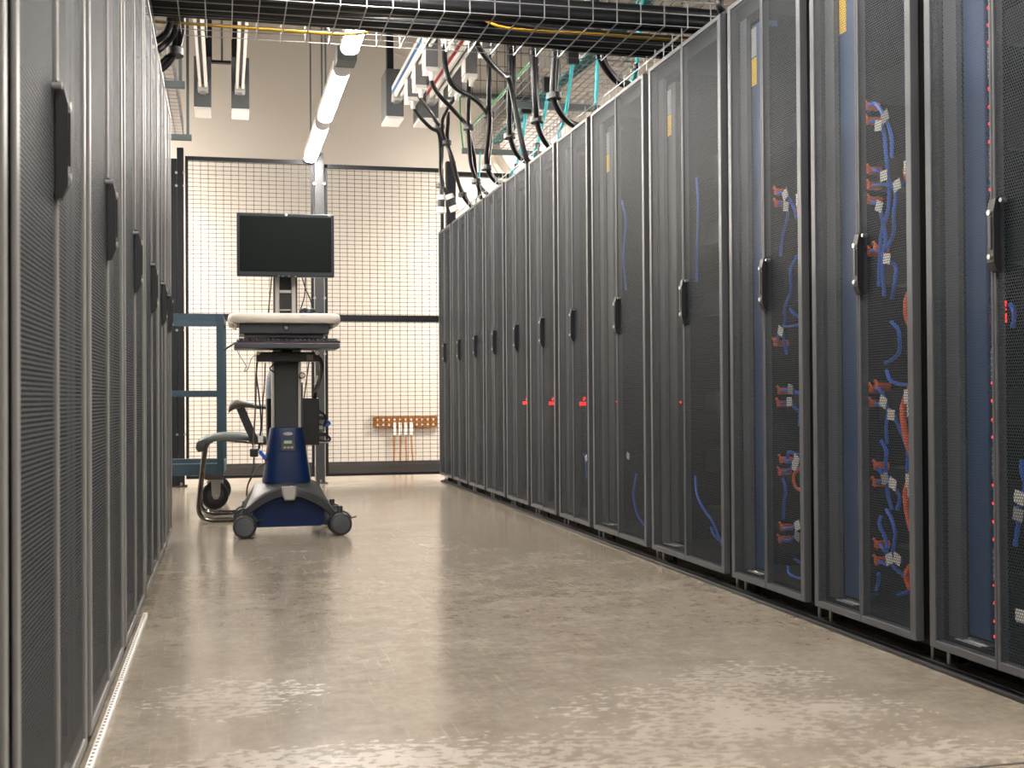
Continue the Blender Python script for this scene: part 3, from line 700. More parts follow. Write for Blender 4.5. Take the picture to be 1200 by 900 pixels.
def post(x0, x1, zt, m, name, label, cat='post', base=True, y=FY, bolts=()):
    t = thing(name, ((x0+x1)/2, y, 0), label, cat)
    B().box(x0, x1, y-.035, y+.035, .008 if base else 0, zt, .003).obj('upright', m, t)
    if base:
        B().box(x0-.02, x1+.02, y-.075, y+.05, 0, .010, .002).obj('base_plate', m, t)
        g = B(); g.cyl(((x0+x1)/2, y-.058, .010), ((x0+x1)/2, y-.058, .032), .008, 8); g.obj('anchor_bolt', M['zinc'], t)
    for z in bolts:
        g = B()
        for xx in (x0-.004, x1+.004): g.cyl((xx, y-.03, z), (xx, y-.045, z), .010, 10)
        g.obj('clip_bolt', M['zinc'], t)
    return t
post(.697, .768, 2.605, M['grey'], 'fence_post', 'grey square post between the two wire fence panels', bolts=(2.36, 1.46, 1.02, .33))
post(-.350, -.300, 2.605, M['darkmetal'], 'fence_post', 'tall black post at the left end of the wire fence', bolts=(2.41, 2.31, 1.20, .40))
post(-.520, -.3505, 2.520, M['darkmetal'], 'gate_stile', 'broad black gate stile left of the tall black post', 'gate', base=False, bolts=())
post(1.752, 1.828, 2.578, M['darkmetal'], 'door_post', 'black post rising behind the far end of the right cabinets')
o = B().box(1.828, 3.30, FY-.03, FY+.03, 2.462, 2.497, .002).obj('header_bar', M['darkmetal']); tag(o, 'black horizontal bar running right from the post behind the cabinets', 'bar')
"""posts beyond the frame carry its far end"""
post(3.30, 3.37, 2.52, M['darkmetal'], 'door_post', 'black post hidden behind the right cabinets carrying the header bar')

# ------------------------------------------------------------------ copper ground bar on the far wall
t = thing('ground_bar', (1.75, YF, .372), 'copper ground bar with white lugs and four cables on the far wall', 'ground bar')
B().box(1.425, 2.073, YF-.045, YF-.037, .373, .487, .002).obj('bar', M['copper'], t)
for x in (1.432, 2.066):
    for z in (.365, .495):
        B().cyl((x, YF, z), (x, YF-.05, z), .014, 12).obj('standoff', M['galv'], t)
g = B()
for k in range(11):
    for z in (.405, .452): g.cyl((1.475+k*.0555, YF-.036, z), (1.475+k*.0555, YF-.049, z), .011, 10)
g.obj('bolt_heads', M['white'], t)
for k in range(4):
    x = 1.640+k*.0555
    B().box(x-.015, x+.015, YF-.062, YF-.044, .30, .425, .004).obj('lug', M['white'], t)
    d = .010*(k-1.5)
    B().tube([(x, YF-.052, .31), (x+d*.2, YF-.055, .20), (x+d*.6, YF-.06, .09), (x+d*.9, YF-.06, .004)], .0085, 8, 5).obj('ground_cable', M['copperwire'], t, smooth=True)

# round duct stub on the far wall
t = thing('round_duct', (3.06, YF-.002, 3.2), 'pale round duct end on the far wall under the right basket tray', 'duct')
g = B(); g.lathe((3.06, YF-.002, 3.22), (0, -1, 0), [(0, .44), (.03, .44), (.03, .395), (.32, .395), (.32, .36), (.30, .36)], 48); g.obj('flange', M['duct'], t, smooth=True)
g = B(); g.lathe((3.06, YF-.28, 3.22), (0, -1, 0), [(0, .355), (.02, .355), (.035, .20), (.036, .001)], 48); g.obj('cap', M['white'], t, smooth=True)
# ------------------------------------------------------------------ basket trays
def basket(name, label, x0, x1, y0, y1, z, side, pitch_l, pitch_c, along, r=.0045, rl=None, struts=(), rods=(), mt=None):
    t = thing(name, ((x0+x1)/2, (y0+y1)/2, z), label, 'cable tray')
    w = B()
    if along == 'y':
        n = round((x1-x0)/pitch_l); st = (x1-x0)/n
        for k in range(n+1): w.bar((x0+k*st, y0, z), (x0+k*st, y1, z), r)
        for xx in (x0, x1):
            for q in range(1, int(side/.05+.5)+1): w.bar((xx, y0, z+q*.05), (xx, y1, z+q*.05), r)
        n = round((y1-y0)/pitch_c); st = (y1-y0)/n
        for k in range(n+1):
            y = y0+k*st
            w.bar((x0, y, z-r), (x1, y, z-r), r)
            for xx in (x0, x1): w.bar((xx, y, z-r), (xx, y, z+side), r)
    else:
        n = round((y1-y0)/pitch_l); st = (y1-y0)/n
        for k in range(n+1): w.bar((x0, y0+k*st, z), (x1, y0+k*st, z), rl or r)
        for yy in (y0, y1):
            for q in range(1, int(side/.05+.5)+1): w.bar((x0, yy, z+q*.05), (x1, yy, z+q*.05), r)
        n = round((x1-x0)/pitch_c); st = (x1-x0)/n
        for k in range(n+1):
            x = x0+k*st
            w.bar((x, y0, z-r), (x, y1, z-r), r)
            for yy in (y0, y1): w.bar((x, yy, z-r), (x, yy, z+side), r)
    w.obj('wire_basket', mt or M['zinc'], t)
    for (a, b_, yy) in struts: B().box(a, b_, yy-.02, yy+.02, z-.05, z-.009, .003).obj('support_strut', M['strut'], t)
    for (xx, yy) in rods: B().cyl((xx, yy, z-.06), (xx, yy, ZT), .007, 8).obj('hanger_rod', M['strut'], t)
    return t
basket('cable_tray', 'wide zinc basket tray full of thick black cables crossing the top of the aisle', -1.45, 3.3, 4.63, 5.155, 2.15, .10, .0875, .1, 'x', .0042, .0030,
       rods=((-.9, 4.605), (2.62, 4.605), (-.9, 5.18), (2.62, 5.18)))
basket('cable_tray', 'wide basket tray with aqua fibre drops running over the right cabinets', 1.83, 2.37, 3.2, 9.35, 2.60, .10, .054, .10, 'y', .005,
       struts=((1.79, 2.42, 9.30), (1.79, 2.42, 7.76), (1.79, 2.42, 6.2), (1.79, 2.42, 4.6)), rods=((2.40, 9.3), (2.40, 7.76), (2.40, 6.2), (2.40, 4.6)))
t = basket('cable_tray', 'basket tray hung on grey struts over the left cabinets', -.82, -.285, 3.2, 9.25, 2.60, .10, .054, .10, 'y', .005,
       struts=((-.88, -.225, 9.22), (-.88, -.225, 7.68), (-.88, -.225, 5.9)), rods=((-.85, 9.2), (-.85, 7.68)))
for yy in (9.22, 7.68): B().box(-.262, -.242, yy-.02, yy+.02, 2.59, ZT).obj('vertical_strut', M['strut'], t)
for a_, b_, l in ((4.45, 5.85, 'low wire tray on the cabinet tops beside the thick cord pair'), (6.12, 6.42, 'short low wire tray on the cabinet tops between two cord pairs'), (6.68, 9.2, 'low wire tray on the far cabinet tops under the hanging cords')):
    basket('cable_tray', l, 1.72, 1.82, a_, b_, 2.012, .075, .05, .10, 'y', .0035)
for yy in (3.5, 5.0, 6.5, 8.0, 9.1): pass
# upright tray on the far wall
t = thing('cable_tray', (2.70, YF-.06, 3.69), 'upright wire tray fixed to the far wall behind the hanging cords', 'cable tray')
w = B()
for k in range(9): w.bar((2.36+k*.085, YF-.06, 3.69), (2.36+k*.085, YF-.06, 4.95), .006)
for k in range(9): w.bar((2.36, YF-.066, 3.72+k*.15), (3.04, YF-.066, 3.72+k*.15), .006)
w.obj('wire_basket', M['rubber'], t)
for z in (3.70, 4.55): B().box(2.30, 3.12, YF-.05, YF-.002, z, z+.045).obj('support_strut', M['strut'], t)
# ground wire along the right basket tray and fibre lying in it
g = B(); g.tube([(1.822, 9.3, 2.712), (1.822, 7.5, 2.71), (1.822, 5.5, 2.712), (1.822, 3.2, 2.71)], .006, 8, 4)
o = g.obj('ground_wire', M['green'], smooth=True); tag(o, 'green ground wire clipped along the left edge of the right basket tray', 'wire')
o = B().tube([(1.78, 9.32, 3.6), (1.78, 9.32, 3.0), (1.785, 9.31, 2.75), (1.80, 9.3, 2.58)], .006, 8, 4).obj('ground_wire', M['green'], smooth=True)
tag(o, 'green ground wire dropping to the far end of the right basket tray', 'wire')
for k in range(3):
    o = B().tube([(2.0+k*.03, 9.2, 2.617), (1.98+k*.03, 8, 2.617), (2.03+k*.03, 6.5, 2.617), (1.97+k*.03, 5, 2.617), (2.0+k*.03, 3.3, 2.617)], .011, 8, 5).obj('fibre_cable', M['teal'], smooth=True)
    tag(o, '%s of three aqua fibre trunks lying in the tray over the right cabinets' % ['left', 'middle', 'right'][k], 'cable', 'aqua fibre trunks in the right tray')

# cables lying in the cross tray
XS = (-1.4, .15, .8, 1.3, 1.8, 3.25)
lay = [((4.665, 4.665, 4.665, 4.668, 4.668, 4.668), (0, 0, 0, 0, 0, 0), .0270), ((4.722, 4.722, 4.722, 4.725, 4.725, 4.725), (0, 0, 0, 0, 0, 0), .0270), ((4.695, 4.695, 4.695, 4.700, 4.700, 4.700), (.047,)*6, .0250),
       ((4.880, 4.880, 4.930, 4.990, 5.045, 5.050), (0, 0, 0, 0, 0, 0), .0270), ((4.937, 4.937, 4.987, 5.047, 5.102, 5.107), (0, 0, 0, 0, 0, 0), .0270), ((4.806, 4.815, 4.850, 5.018, 5.075, 5.080), (0, 0, .030, .052, .052, .052), .0230)]
LAYL = ['black cable nearest the camera in the overhead cross tray', 'second black cable from the camera in the overhead cross tray', 'black cable riding on top of the camera-side pair in the cross tray',
        'nearer black cable of the fence-side bundle in the cross tray', 'farther black cable of the fence-side bundle in the cross tray', 'black cable climbing onto the fence-side bundle in the cross tray']
for lab_, (ys_, zs_, r) in zip(LAYL, lay):
    o = B().tube([(x, y, 2.1535+r+dz) for x, y, dz in zip(XS, ys_, zs_)], r, 12, 10).obj('power_cable', M['cable'], smooth=True)
    tag(o, lab_, 'cable', 'black cables in the cross tray')
o = B().tube([(-1.4, 5.05, 2.163), (-.3, 5.035, 2.163), (.25, 5.055, 2.163), (.55, 5.055, 2.17), (.72, 5.04, 2.25), (.95, 4.92, 2.25), (1.12, 4.855, 2.17), (1.5, 4.848, 2.165), (2.2, 4.86, 2.165), (3.2, 4.86, 2.165)], .0062, 8, 8).obj('yellow_cable', M['yellowcable'], smooth=True)
tag(o, 'thin yellow cable among the black ones in the cross tray', 'cable')

# ------------------------------------------------------------------ busways and their tap boxes
def busway(x, y0, y1, label, stripe=None):
    t = thing('busway', (x, (y0+y1)/2, 2.9), label, 'busway', 'white busways')
    B().prism([(x-.029, 2.90), (x-.011, 2.90), (x-.011, 2.93), (x+.011, 2.93), (x+.011, 2.90), (x+.029, 2.90), (x+.029, 3.01), (x-.029, 3.01)], 'y', y0, y1).obj('rail', M['white'], t)
    B().box(x-.0105, x+.0105, y0+.3, y1-.02, 2.922, 2.9295).obj('slot', M['black'], t)
    if stripe: B().box(x-.0305, x-.028, y0, y1-.02, 2.938, 2.972).obj('stripe', stripe, t)
    B().box(x-.036, x+.036, y1-.16, y1-.03, 2.885, 2.935, .004).obj('end_clamp', M['galv'], t)
    B().box(x-.02, x+.02, y1-.10, y1-.05, 2.868, 2.886, .003).obj('clamp_foot', M['zinc'], t)
    for yy in (3.3, 5.7, 8.1): B().cyl((x, yy, 3.0), (x, yy, ZT), .006, 8).obj('hanger_rod', M['strut'], t)
busway(-.142, 2.6, 9.19, 'white busway rail ending at the leftmost grey feed box')
busway(.117, 2.6, 9.19, 'white busway rail ending at the second grey feed box from the left')
busway(1.262, 2.6, 9.19, 'white busway rail with a blue stripe', M['stripe_blue'])
busway(1.525, 2.6, 9.19, 'white busway rail with a red stripe', M['stripe_red'])
def feed(x0, x1, z0, z1, label, cx):
    t = thing('feed_box', ((x0+x1)/2, 9.34, z0), label, 'feed box', 'grey busway feed boxes')
    B().box(x0, x1, 9.20, 9.49, z0+.004, z1, .004).obj('enclosure', M['feed'], t)
    B().box(x0+.001, x1-.001, 9.201, 9.489, z0-.012, z0+.005).obj('white_bottom', M['white'], t)  # white slab under the grey enclosure
    B().box(cx-.025, cx+.025, 9.27, 9.34, z1, ZT, .003).obj('riser_duct', M['darkmetal'], t)
feed(-.208, -.087, 2.790, 3.165, 'leftmost hanging grey feed box', -.105)
feed(.058, .186, 2.790, 3.172, 'second hanging grey feed box from the left', .085)
feed(1.192, 1.325, 2.786, 3.150, 'hanging grey feed box at the end of the blue-striped rail', 1.235)
feed(1.440, 1.592, 2.786, 3.135, 'hanging grey feed box at the end of the red-striped rail', 1.50)
t = thing('hanger_bracket', (-.01, 9.30, 3.147), 'dark bracket with a centre rod joining the two left feed boxes', 'bracket')
B().box(-.086, .057, 9.28, 9.33, 3.147, 3.165, .003).obj('crossbar', M['darkmetal'], t)
B().cyl((-.009, 9.305, 3.165), (-.009, 9.305, ZT), .008, 8).obj('rod', M['strut'], t)

def tap(x, y, zb, label):
    t = thing('tap_box', (x, y, zb), label, 'tap box', 'tap boxes on the striped busways')
    B().box(x-.030, x+.047, y-.07, y+.07, zb+.03, zb+.225, .004).obj('enclosure', M['tapgrey'], t)
    B().box(x-.034, x-.0302, y-.066, y+.066, zb+.034, zb+.221).obj('side_cover', M['white'], t)
    B().box(x-.032, x+.049, y-.072, y+.072, zb+.004, zb+.03, .004).obj('white_bottom', M['white'], t)
    B().box(x-.018, x+.018, y-.05, y+.05, zb+.224, 2.9).obj('neck', M['galv'], t)
    g = B(); g.cyl((x+.012, y-.03, zb+.004), (x+.012, y-.03, zb-.045), .018, 12, .015); g.obj('gland', M['white'], t, smooth=True)
for x, y, zb, l in ((1.285, 8.58, 2.775, 'tap box on the blue-striped rail, nearest its far end'), (1.285, 8.22, 2.770, 'tap box on the blue-striped rail, second from its far end'), (1.285, 7.78, 2.775, 'tap box on the blue-striped rail, third from its far end'),
                    (1.28, 7.05, 2.76, 'tap box on the blue-striped rail, fourth from its far end'), (1.25, 6.22, 2.76, 'tap box on the blue-striped rail just beyond the cross tray'),
                    (1.595, 8.90, 2.845, 'tap box on the red-striped rail, nearest its far end'), (1.597, 8.57, 2.845, 'tap box on the red-striped rail, second from its far end'), (1.585, 8.00, 2.805, 'tap box on the red-striped rail, third from its far end'),
                    (1.565, 7.36, 2.79, 'tap box on the red-striped rail, fourth from its far end'), (1.585, 6.80, 2.79, 'tap box on the red-striped rail, fifth from its far end'), (1.58, 6.25, 2.79, 'tap box on the red-striped rail just beyond the cross tray'),
                    (1.585, 5.82, 2.79, 'tap box on the red-striped rail above the far part of the cross tray'), (1.60, 5.22, 2.79, 'tap box on the red-striped rail directly above the cross tray')):
    tap(x, y, zb-.03, l)
DL = {'A': 'black cord looping from the cross tray down to the left cabinets', 'V1': 'black cord of the pair dropping near the middle of the hanging group', 'C1': 'black cord slanting from a blue-rail tap box to the hanging pair',
      'V2': 'black cord dropping from the red rail to the ninth right cabinet', 'C2': 'black cord curving from the blue rail over to the red-rail drop', 'V3': 'black cord dropping straight from the third tap box of the red rail',
      'C3': 'black cord swinging right from the third tap box of the blue rail', 'V4': 'black cord ending in a hanging white and black plug beside the door post', 'V5': 'black cord of the farthest pair falling to the right cabinet tops',
      'V6': 'black cord of the pair dropping left of the aqua clips onto the cabinets', 'V7': 'black cord of the pair with a tie, curving onto the seventh right cabinet', 'V8': 'thick black cord of the pair curving down at the cross tray right part', 'V9': 'black cord entering the top of the third right cabinet'}
from collections import Counter
cnt = Counter(k for k, _, _ in DROPS)
PAIR = {'V1': ['left', 'right'], 'V4': ['upright one', 'tilted one'], 'V5': ['first', 'second'], 'V6': ['left', 'right'], 'V7': ['left', 'right'], 'V8': ['lower', 'upper'], 'A': ['third, reaching lower', 'uppermost', 'lowest', 'lower inner']}
seen = Counter()
for k, r, pts in DROPS:
    pts = list(pts)
    if k in ('V1', 'V6', 'V7', 'V8', 'V2', 'C1', 'C2'): pts[0] = (pts[0][0], pts[0][1], 2.80 if k not in ('C1', 'C2') else 2.72)
    x, y, z = pts[-1]
    if k == 'A': pts += [(x-.12, y+.02, 2.003+r)]
    elif k != 'V4': pts += [(x+.10, y+.03, 2.010+r), (x+.20, y+.03, 2.004+r)]
    lab_ = DL[k]
    n_ = seen[k]; seen[k] += 1
    if k in PAIR: lab_ = {'V1': '%s cord of the black pair dropping in the middle of the hanging group', 'V4': 'black cord whose hanging plug is the %s beside the door post', 'V5': '%s cord of the farthest black pair falling to the cabinet tops',
                          'V6': '%s cord of the black pair dropping beside the aqua clips', 'V7': '%s cord of the black pair tied just behind the cross tray', 'V8': '%s cord of the thick black pair curving down at the cross tray', 'A': '%s black cord looping from the cross tray to the left cabinets'}[k] % PAIR[k][n_]
    dy = {'C1': -.038, 'C2': .038, 'C3': .036}.get(k, .036 if n_ == 1 and k != 'A' else 0)
    if dy: pts = [(x, y+dy, z) for x, y, z in pts]
    o = B().tube(pts, r*.86, 10, 6).obj('power_cable', M['cable'], smooth=True)
    tag(o, lab_, 'cord', 'black cords %s' % k.lower() if cnt[k] > 1 else 'hanging black cords')
for n_, (x, y, z, dx) in enumerate(((1.572, 9.0, 2.152, 0), (1.63, 9.0, 2.16, .05))):
    t = thing('plug_connector', (x, y, z-.12), ['upright white and black plug hanging by the black door post', 'tilted white and black plug hanging by the black door post'][n_], 'plug')
    e = Vector((dx, 0, -.13)).normalized(); p = Vector((x, y, z+.02))
    g = B(); g.cyl(p, p+e*.035, .030, 16, .034); g.obj('cable_clamp', M['white'], t, smooth=True)
    g = B(); g.cyl(p+e*.035, p+e*.090, .030, 16); g.obj('grip', M['black'], t, smooth=True)
    g = B(); g.cyl(p+e*.090, p+e*.130, .036, 16); g.obj('face', M['white'], t, smooth=True)
TIEL = ['on the middle pair', 'where two rails\' cords meet', 'low on the red-rail drop', 'high on the third drop', 'low on the third drop', 'at the top of the plug cords', 'just above the hanging plugs', 'high on the farthest pair', 'low on the farthest pair', 'on the pair beside the aqua clips', 'on the pair just behind the cross tray', 'on the cords over the left cabinets']
for lab_, (x, y, z) in zip(TIEL, TIES):
    a = B(); a.loft([[(x+.034*math.cos(2*PI*k/16), y+.018+.052*math.sin(2*PI*k/16), z+q) for k in range(16)] for q in (-.014, .014)])
    o = a.obj('cable_tie', M['black'], smooth=True); tag(o, 'black wrap around the hanging cords, '+lab_, 'tie', 'black wraps on the hanging cords')
TL = ['aqua fibre drop passing the cross tray at its right end', 'aqua fibre drop just left of the thick cord pair', 'aqua fibre drop under the nearest black tray outlet', 'aqua fibre drop under the second black tray outlet', 'aqua fibre drop under the third black tray outlet', 'faint thin aqua fibre drop beside the far hanging cords']
for k, pts in enumerate(TEALS):
    x, y, z = pts[-1]
    pts = list(pts)+[(x+.06, y+.03, 2.012)]
    t = thing('fibre_cable', pts[0], TL[k], 'cable', 'aqua fibre drops')
    B().tube(pts, .0105 if k < 5 else .005, 8, 6).obj('sheath', M['teal'], t, smooth=True)
    if k < 5:
        g = B(); i = len(pts)//2; p = Vector(pts[i]); g.cyl(p-Vector((0, 0, .012)), p+Vector((0, 0, .012)), .016, 12); g.obj('wrap', M['black'], t)
    if k in (2, 3, 4):
        x, y, z = pts[0]
        t2 = thing('tray_outlet', (x, y, z), ['black drop-out bracket on the right tray, nearest of three', 'black drop-out bracket on the right tray, middle of three', 'black drop-out bracket on the right tray, farthest of three'][k-2], 'bracket', 'black drop-outs under the right tray')
        B().prism([(z-.005, y-.05), (z+.085, y-.05), (z+.085, y+.03), (z+.06, y+.02), (z-.005, y-.02)][::-1] and [(y-.03, z-.005), (y-.03, z+.085), (y+.06, z+.085), (y+.01, z+.04), (y+.005, z-.005)], 'x', x-.032, x+.032).obj('bracket', M['black'], t2)

# ------------------------------------------------------------------ workstation cart
cx, cy = .302, 6.29
ws = thing('workstation_cart', (cx, cy, 0), 'blue and grey workstation cart with a flat monitor standing in the aisle', 'cart')
def caster(px, py, ax, lever=None):
    """twin wheel caster; ax = wheel axis direction in plan (radians from +y)"""
    d = Vector((math.sin(ax), -math.cos(ax), 0)); e = Vector((d.y*-1, d.x, 0))
    c = Vector((px, py, .055))
    g = B()
    for s in (-1, 1):
        o = c+d*(s*.021)
        g.lathe(o-d*.014, d, [(0, .030), (.001, .050), (.006, .055), (.022, .055), (.027, .050), (.028, .044)], 28)
    w = g.obj('caster', M['rubber'], ws, smooth=True)
    g = B()
    for s in (-1, 1):
        o = c+d*(s*.0352); g = B(); g.lathe(o, d*s, [(-.002, .043), (.0015, .043), (.003, .036), (.0035, .001)], 28)
        g.obj('wheel_cover', M['hub'], w, smooth=True)
    g = B()
    n = 10
    rings = []
    for k in range(n+1):
        a = PI*.12+PI*.76*k/n
        r0, r1 = .058, .066
        u = e*math.cos(a)+Vector((0, 0, 1))*math.sin(a)
        rings.append([c+u*r0-d*.006, c+u*r1-d*.006, c+u*r1+d*.006, c+u*r0+d*.006])
    g.loft(rings)
    g.cyl(c+Vector((0, 0, .05)), c+Vector((0, 0, .088)), .014, 12)
    g.obj('fork', M['base'], w, smooth=True)
    if lever: 
        g = B(); p = c+Vector(lever)*.05+Vector((0, 0, .018)); g.bar(p-Vector(lever)*.02, p+Vector(lever)*.032+Vector((0, 0, .008)), .020, .006); g.obj('brake_lever', M['base'], w)
caster(.093, 6.066, -.10, (1, .15, .05))
caster(.548, 6.076, .12, (1, -.2, .12))
caster(.545, 6.495, .35)
caster(.100, 6.495, -.2)
# star-shaped shell over the four casters
rings = []
nA = 72
def edge(th):
    c_, s_ = abs(math.cos(th)), abs(math.sin(th))
    R = .236/((c_**9+s_**9)**(1/9)); q = min(c_, s_)/max(c_, s_)
    if c_ > s_: R = .160+(.236/((2*.5**4.5)**(1/9))-.160)*q**2.2     # waisted sides, full front and back
    return R, .246-.122*q**1.8
def ring(f):
    out = []
    for k in range(nA):
        th = 2*PI*k/nA
        R, ze = edge(th); c_, s_ = abs(math.cos(th)), abs(math.sin(th))
        rn = .112/((c_**4+s_**4)**.25)
        out.append(f(th, R, ze, rn))
    return out
def P(th, r, z): return (cx+r*math.cos(th), cy+r*math.sin(th), z)
rings.append(ring(lambda th, R, ze, rn: P(th, rn*.8, .262)))
for t_ in (0, .2, .4, .6, .8, .95):
    rings.append(ring(lambda th, R, ze, rn, t_=t_: P(th, rn+(R-rn)*t_, .262+(ze-.262)*(t_**1.35))))
rings.append(ring(lambda th, R, ze, rn: P(th, R*1.0, ze-.003)))
rings.append(ring(lambda th, R, ze, rn: P(th, R*1.018, ze-.010)))
rings.append(ring(lambda th, R, ze, rn: P(th, R*1.0, ze-.046)))
rings.append(ring(lambda th, R, ze, rn: P(th, R*.95, ze-.046)))
rings.append(ring(lambda th, R, ze, rn: P(th, R*.93, ze-.015)))
rings.append(ring(lambda th, R, ze, rn: P(th, rn*.8, .235)))
B().loft(rings).obj('base_shell', M['base'], ws, smooth=True)
g = B(); g.loft([[(cx-.036+ .0, 6.046, .246), (cx+.036, 6.046, .246), (cx+.034, 6.046, .200), (cx+.026, 6.046, .178), (cx-.022, 6.046, .178), (cx-.031, 6.046, .200)],
                 [(cx-.030, 6.036, .241), (cx+.030, 6.036, .241), (cx+.028, 6.036, .202), (cx+.021, 6.036, .184), (cx-.017, 6.036, .184), (cx-.025, 6.036, .202)]])
g.obj('badge', M['lightgrey'], ws)
top = [(cx+q*.0172, .246-.122*(abs(q)/13.7)**1.8-.052) for q in range(10, -11, -1)]
B().prism([(cx-.158, .046), (cx+.152, .046), (cx+.166, .052), (cx+.172, .066)]+top+[(cx-.172, .066), (cx-.168, .052)], 'y', 6.098, 6.47).obj('battery_box', M['blue'], ws, smooth=True)
def rrect(cx_, cy_, hx, hy, z, p=4, n=48):
    out = []
    for k in range(n):
        th = 2*PI*k/n; c_, s_ = math.cos(th), math.sin(th)
        q = (abs(c_)**p+abs(s_)**p)**(1/p)
        out.append((cx_+hx*c_/q, cy_+hy*s_/q, z))
    return out
prof = [(.118, .118, .256), (.117, .117, .270), (.104, .106, .36), (.092, .095, .45), (.081, .086, .517), (.078, .083, .526), (.070, .075, .529)]
B().loft([rrect(.299, 6.255, a, b_, z) for a, b_, z in prof]).obj('pedestal', M['blue'], ws, smooth=True)
def ped_y(z): return 6.255-(.118-(z-.258)*(.118-.083)/(.527-.258))
g = B(); g.lathe((.304, ped_y(.497)+.001, .497), (0, -1, .13), [(0, .024), (.003, .024), (.005, .020), (.0052, .001)], 24)
em = g.obj('oval_emblem', M['lightgrey'], ws, smooth=True)
for v in em.data.vertices: v.co.z = (v.co.z-.497)*.38+.497
y1 = ped_y(.44)
pn = B().loft([[(.272, ped_y(.470)-.001, .470), (.338, ped_y(.470)-.001, .470), (.344, ped_y(.412)-.001, .412), (.266, ped_y(.412)-.001, .412)],
           [(.275, ped_y(.468)-.009, .468), (.335, ped_y(.468)-.009, .468), (.341, ped_y(.414)-.009, .414), (.269, ped_y(.414)-.009, .414)]]).obj('status_panel', M['column'], ws)
B().box(.284, .322, ped_y(.456)-.0125, ped_y(.456)-.006, .449, .463).obj('lcd', M['lcd'], pn)
g = B()
for k in range(3): g.box(.282+k*.017, .294+k*.017, ped_y(.428)-.0125, ped_y(.428)-.006, .425, .434)
g.obj('buttons', M['lightgrey'], pn)
# column
B().box(.240, .356, 6.190, 6.300, .52, .862, .006).obj('column', M['column'], ws)
for a, b_ in ((.228, .241), (.355, .371)): B().box(a, b_, 6.196, 6.29, .52, .866, .004).obj('side_rail', M['silver'], ws)
B().box(.270, .330, 6.20, 6.28, .86, 1.01).obj('lift_column', M['black'], ws)
for a in (.232, .325): B().box(a, a+.045, 6.20, 6.29, .845, .992, .003).obj('mast_foot', M['silver'], ws)
for a, b_ in ((.246, .268), (.326, .348)): B().box(a, b_, 6.205, 6.27, .99, 1.40, .003).obj('mast_rail', M['silver'], ws)
g = B(); g.box(.268, .326, 6.225, 6.26, .99, 1.40); g.obj('mast_core', M['column'], ws)
for z, h in ((1.196, .014), (1.108, .006)):
    B().box(.268, .326, 6.212, 6.226, z, z+h).obj('mast_bar', M['silver'], ws)
for a, b_ in ((.238, .2455), (.3485, .356)): B().box(a, b_, 6.215, 6.26, .99, 1.36).obj('mast_edge', M['gun'], ws)
# monitor
mon = B().box(.060, .528, 6.082, 6.118, 1.264, 1.573, .006).obj('monitor', M['bezel'], ws)
B().box(.0735, .5145, 6.0795, 6.0830, 1.288, 1.557, .001).obj('screen', M['screen'], mon)
B().box(.12, .47, 6.117, 6.155, 1.31, 1.53, .012).obj('back_shell', M['black'], mon)
B().box(.23, .37, 6.15, 6.22, 1.34, 1.46, .004).obj('mount_plate', M['gun'], mon)
g = B(); g.lathe((.296, 6.0825, 1.5655), (0, -1, 0), [(0, .0065), (.002, .0065), (.0025, .001)], 20); g.obj('maker_emblem', M['steel'], mon, smooth=True)
g = B(); 
for k in range(3): g.box(.498+k*.005, .5015+k*.005, 6.0805, 6.083, 1.562, 1.567)
g.obj('bezel_print', M['lightgrey'], mon)
g = B()
for x in (.255, .275, .305, .335): g.box(x, x+.008, 6.0800, 6.086, 1.2645, 1.2685)
g.obj('buttons', M['lightgrey'], mon)
# top, drawer, keyboard shelf
B().loft([rrect(.288, 6.26, .271*a, .245*b_, z, 8) for a, b_, z in ((.955, .94, 1.034), (.985, .975, 1.037), (1, 1, 1.050), (1, 1, 1.066), (.985, .98, 1.078), (.95, .94, 1.083))]).obj('table_top', M['cream'], ws, smooth=True)
for sx in (-1, 1):
    g = B()
    for k in range(4):
        x = .288+sx*(.232+k*.0085); g.box(x-.0028, x+.0028, 6.05, 6.42, 1.018+k*.004, 1.040, .0015)
    g.obj('hand_grip_ribs', M['cream'], ws)
dr = B().box(.072, .500, 6.060, 6.44, .985, 1.036, .004).obj('drawer', M['gun'], ws)
g = B(); g.lathe((.292, 6.0605, 1.014), (0, -1, 0), [(0, .0145), (.003, .0145), (.004, .012)], 24); g.obj('lock_ring', M['black'], dr, smooth=True)
g = B(); g.lathe((.292, 6.0575, 1.014), (0, -1, 0), [(0, .0095), (.003, .009), (.0035, .001)], 24); g.obj('lock', M['lightgrey'], dr, smooth=True)
B().box(.095, .475, 6.10, 6.42, .968, .986, .004).obj('drawer_tray', M['lightgrey'], ws)
B().box(.046, .544, 5.985, 6.24, .911, .937, .004).obj('keyboard_shelf', M['gun'], ws)
ub = B().box(.152, .452, 6.10, 6.22, .852, .899, .004).obj('power_box', M['black'], ws)
B().box(.393, .424, 6.0985, 6.101, .857, .885).obj('sticker', M['arm'], ub)
g = B()
for x in (.160, .444): g.cyl((x, 6.095, .893), (x, 6.13, .893), .010, 12)
g.obj('shelf_hinge', M['steel'], ws, smooth=True)
kr = B(); kr.cyl((.375, 6.195, .784), (.375, 6.165, .784), .016, 20); kr = kr.obj('side_knob', M['black'], ws, smooth=True)
g = B(); g.cyl((.375, 6.166, .784), (.375, 6.162, .784), .0115, 20); g.obj('knob_face', M['white'], kr, smooth=True)
B().box(.371, .380, 6.20, 6.28, .53, .75, .002).obj('accessory_rail', M['gun'], ws)
B().box(.209, .470, 6.345, 6.53, .432, .672, .004).obj('computer_box', M['black'], ws)
def cab(pts, r, m, name='cable'): return B().tube(pts, r, 6, 6).obj(name, m, ws, smooth=True)
def sh(pts, dy): return [(x, y+dy, z) for x, y, z in pts]
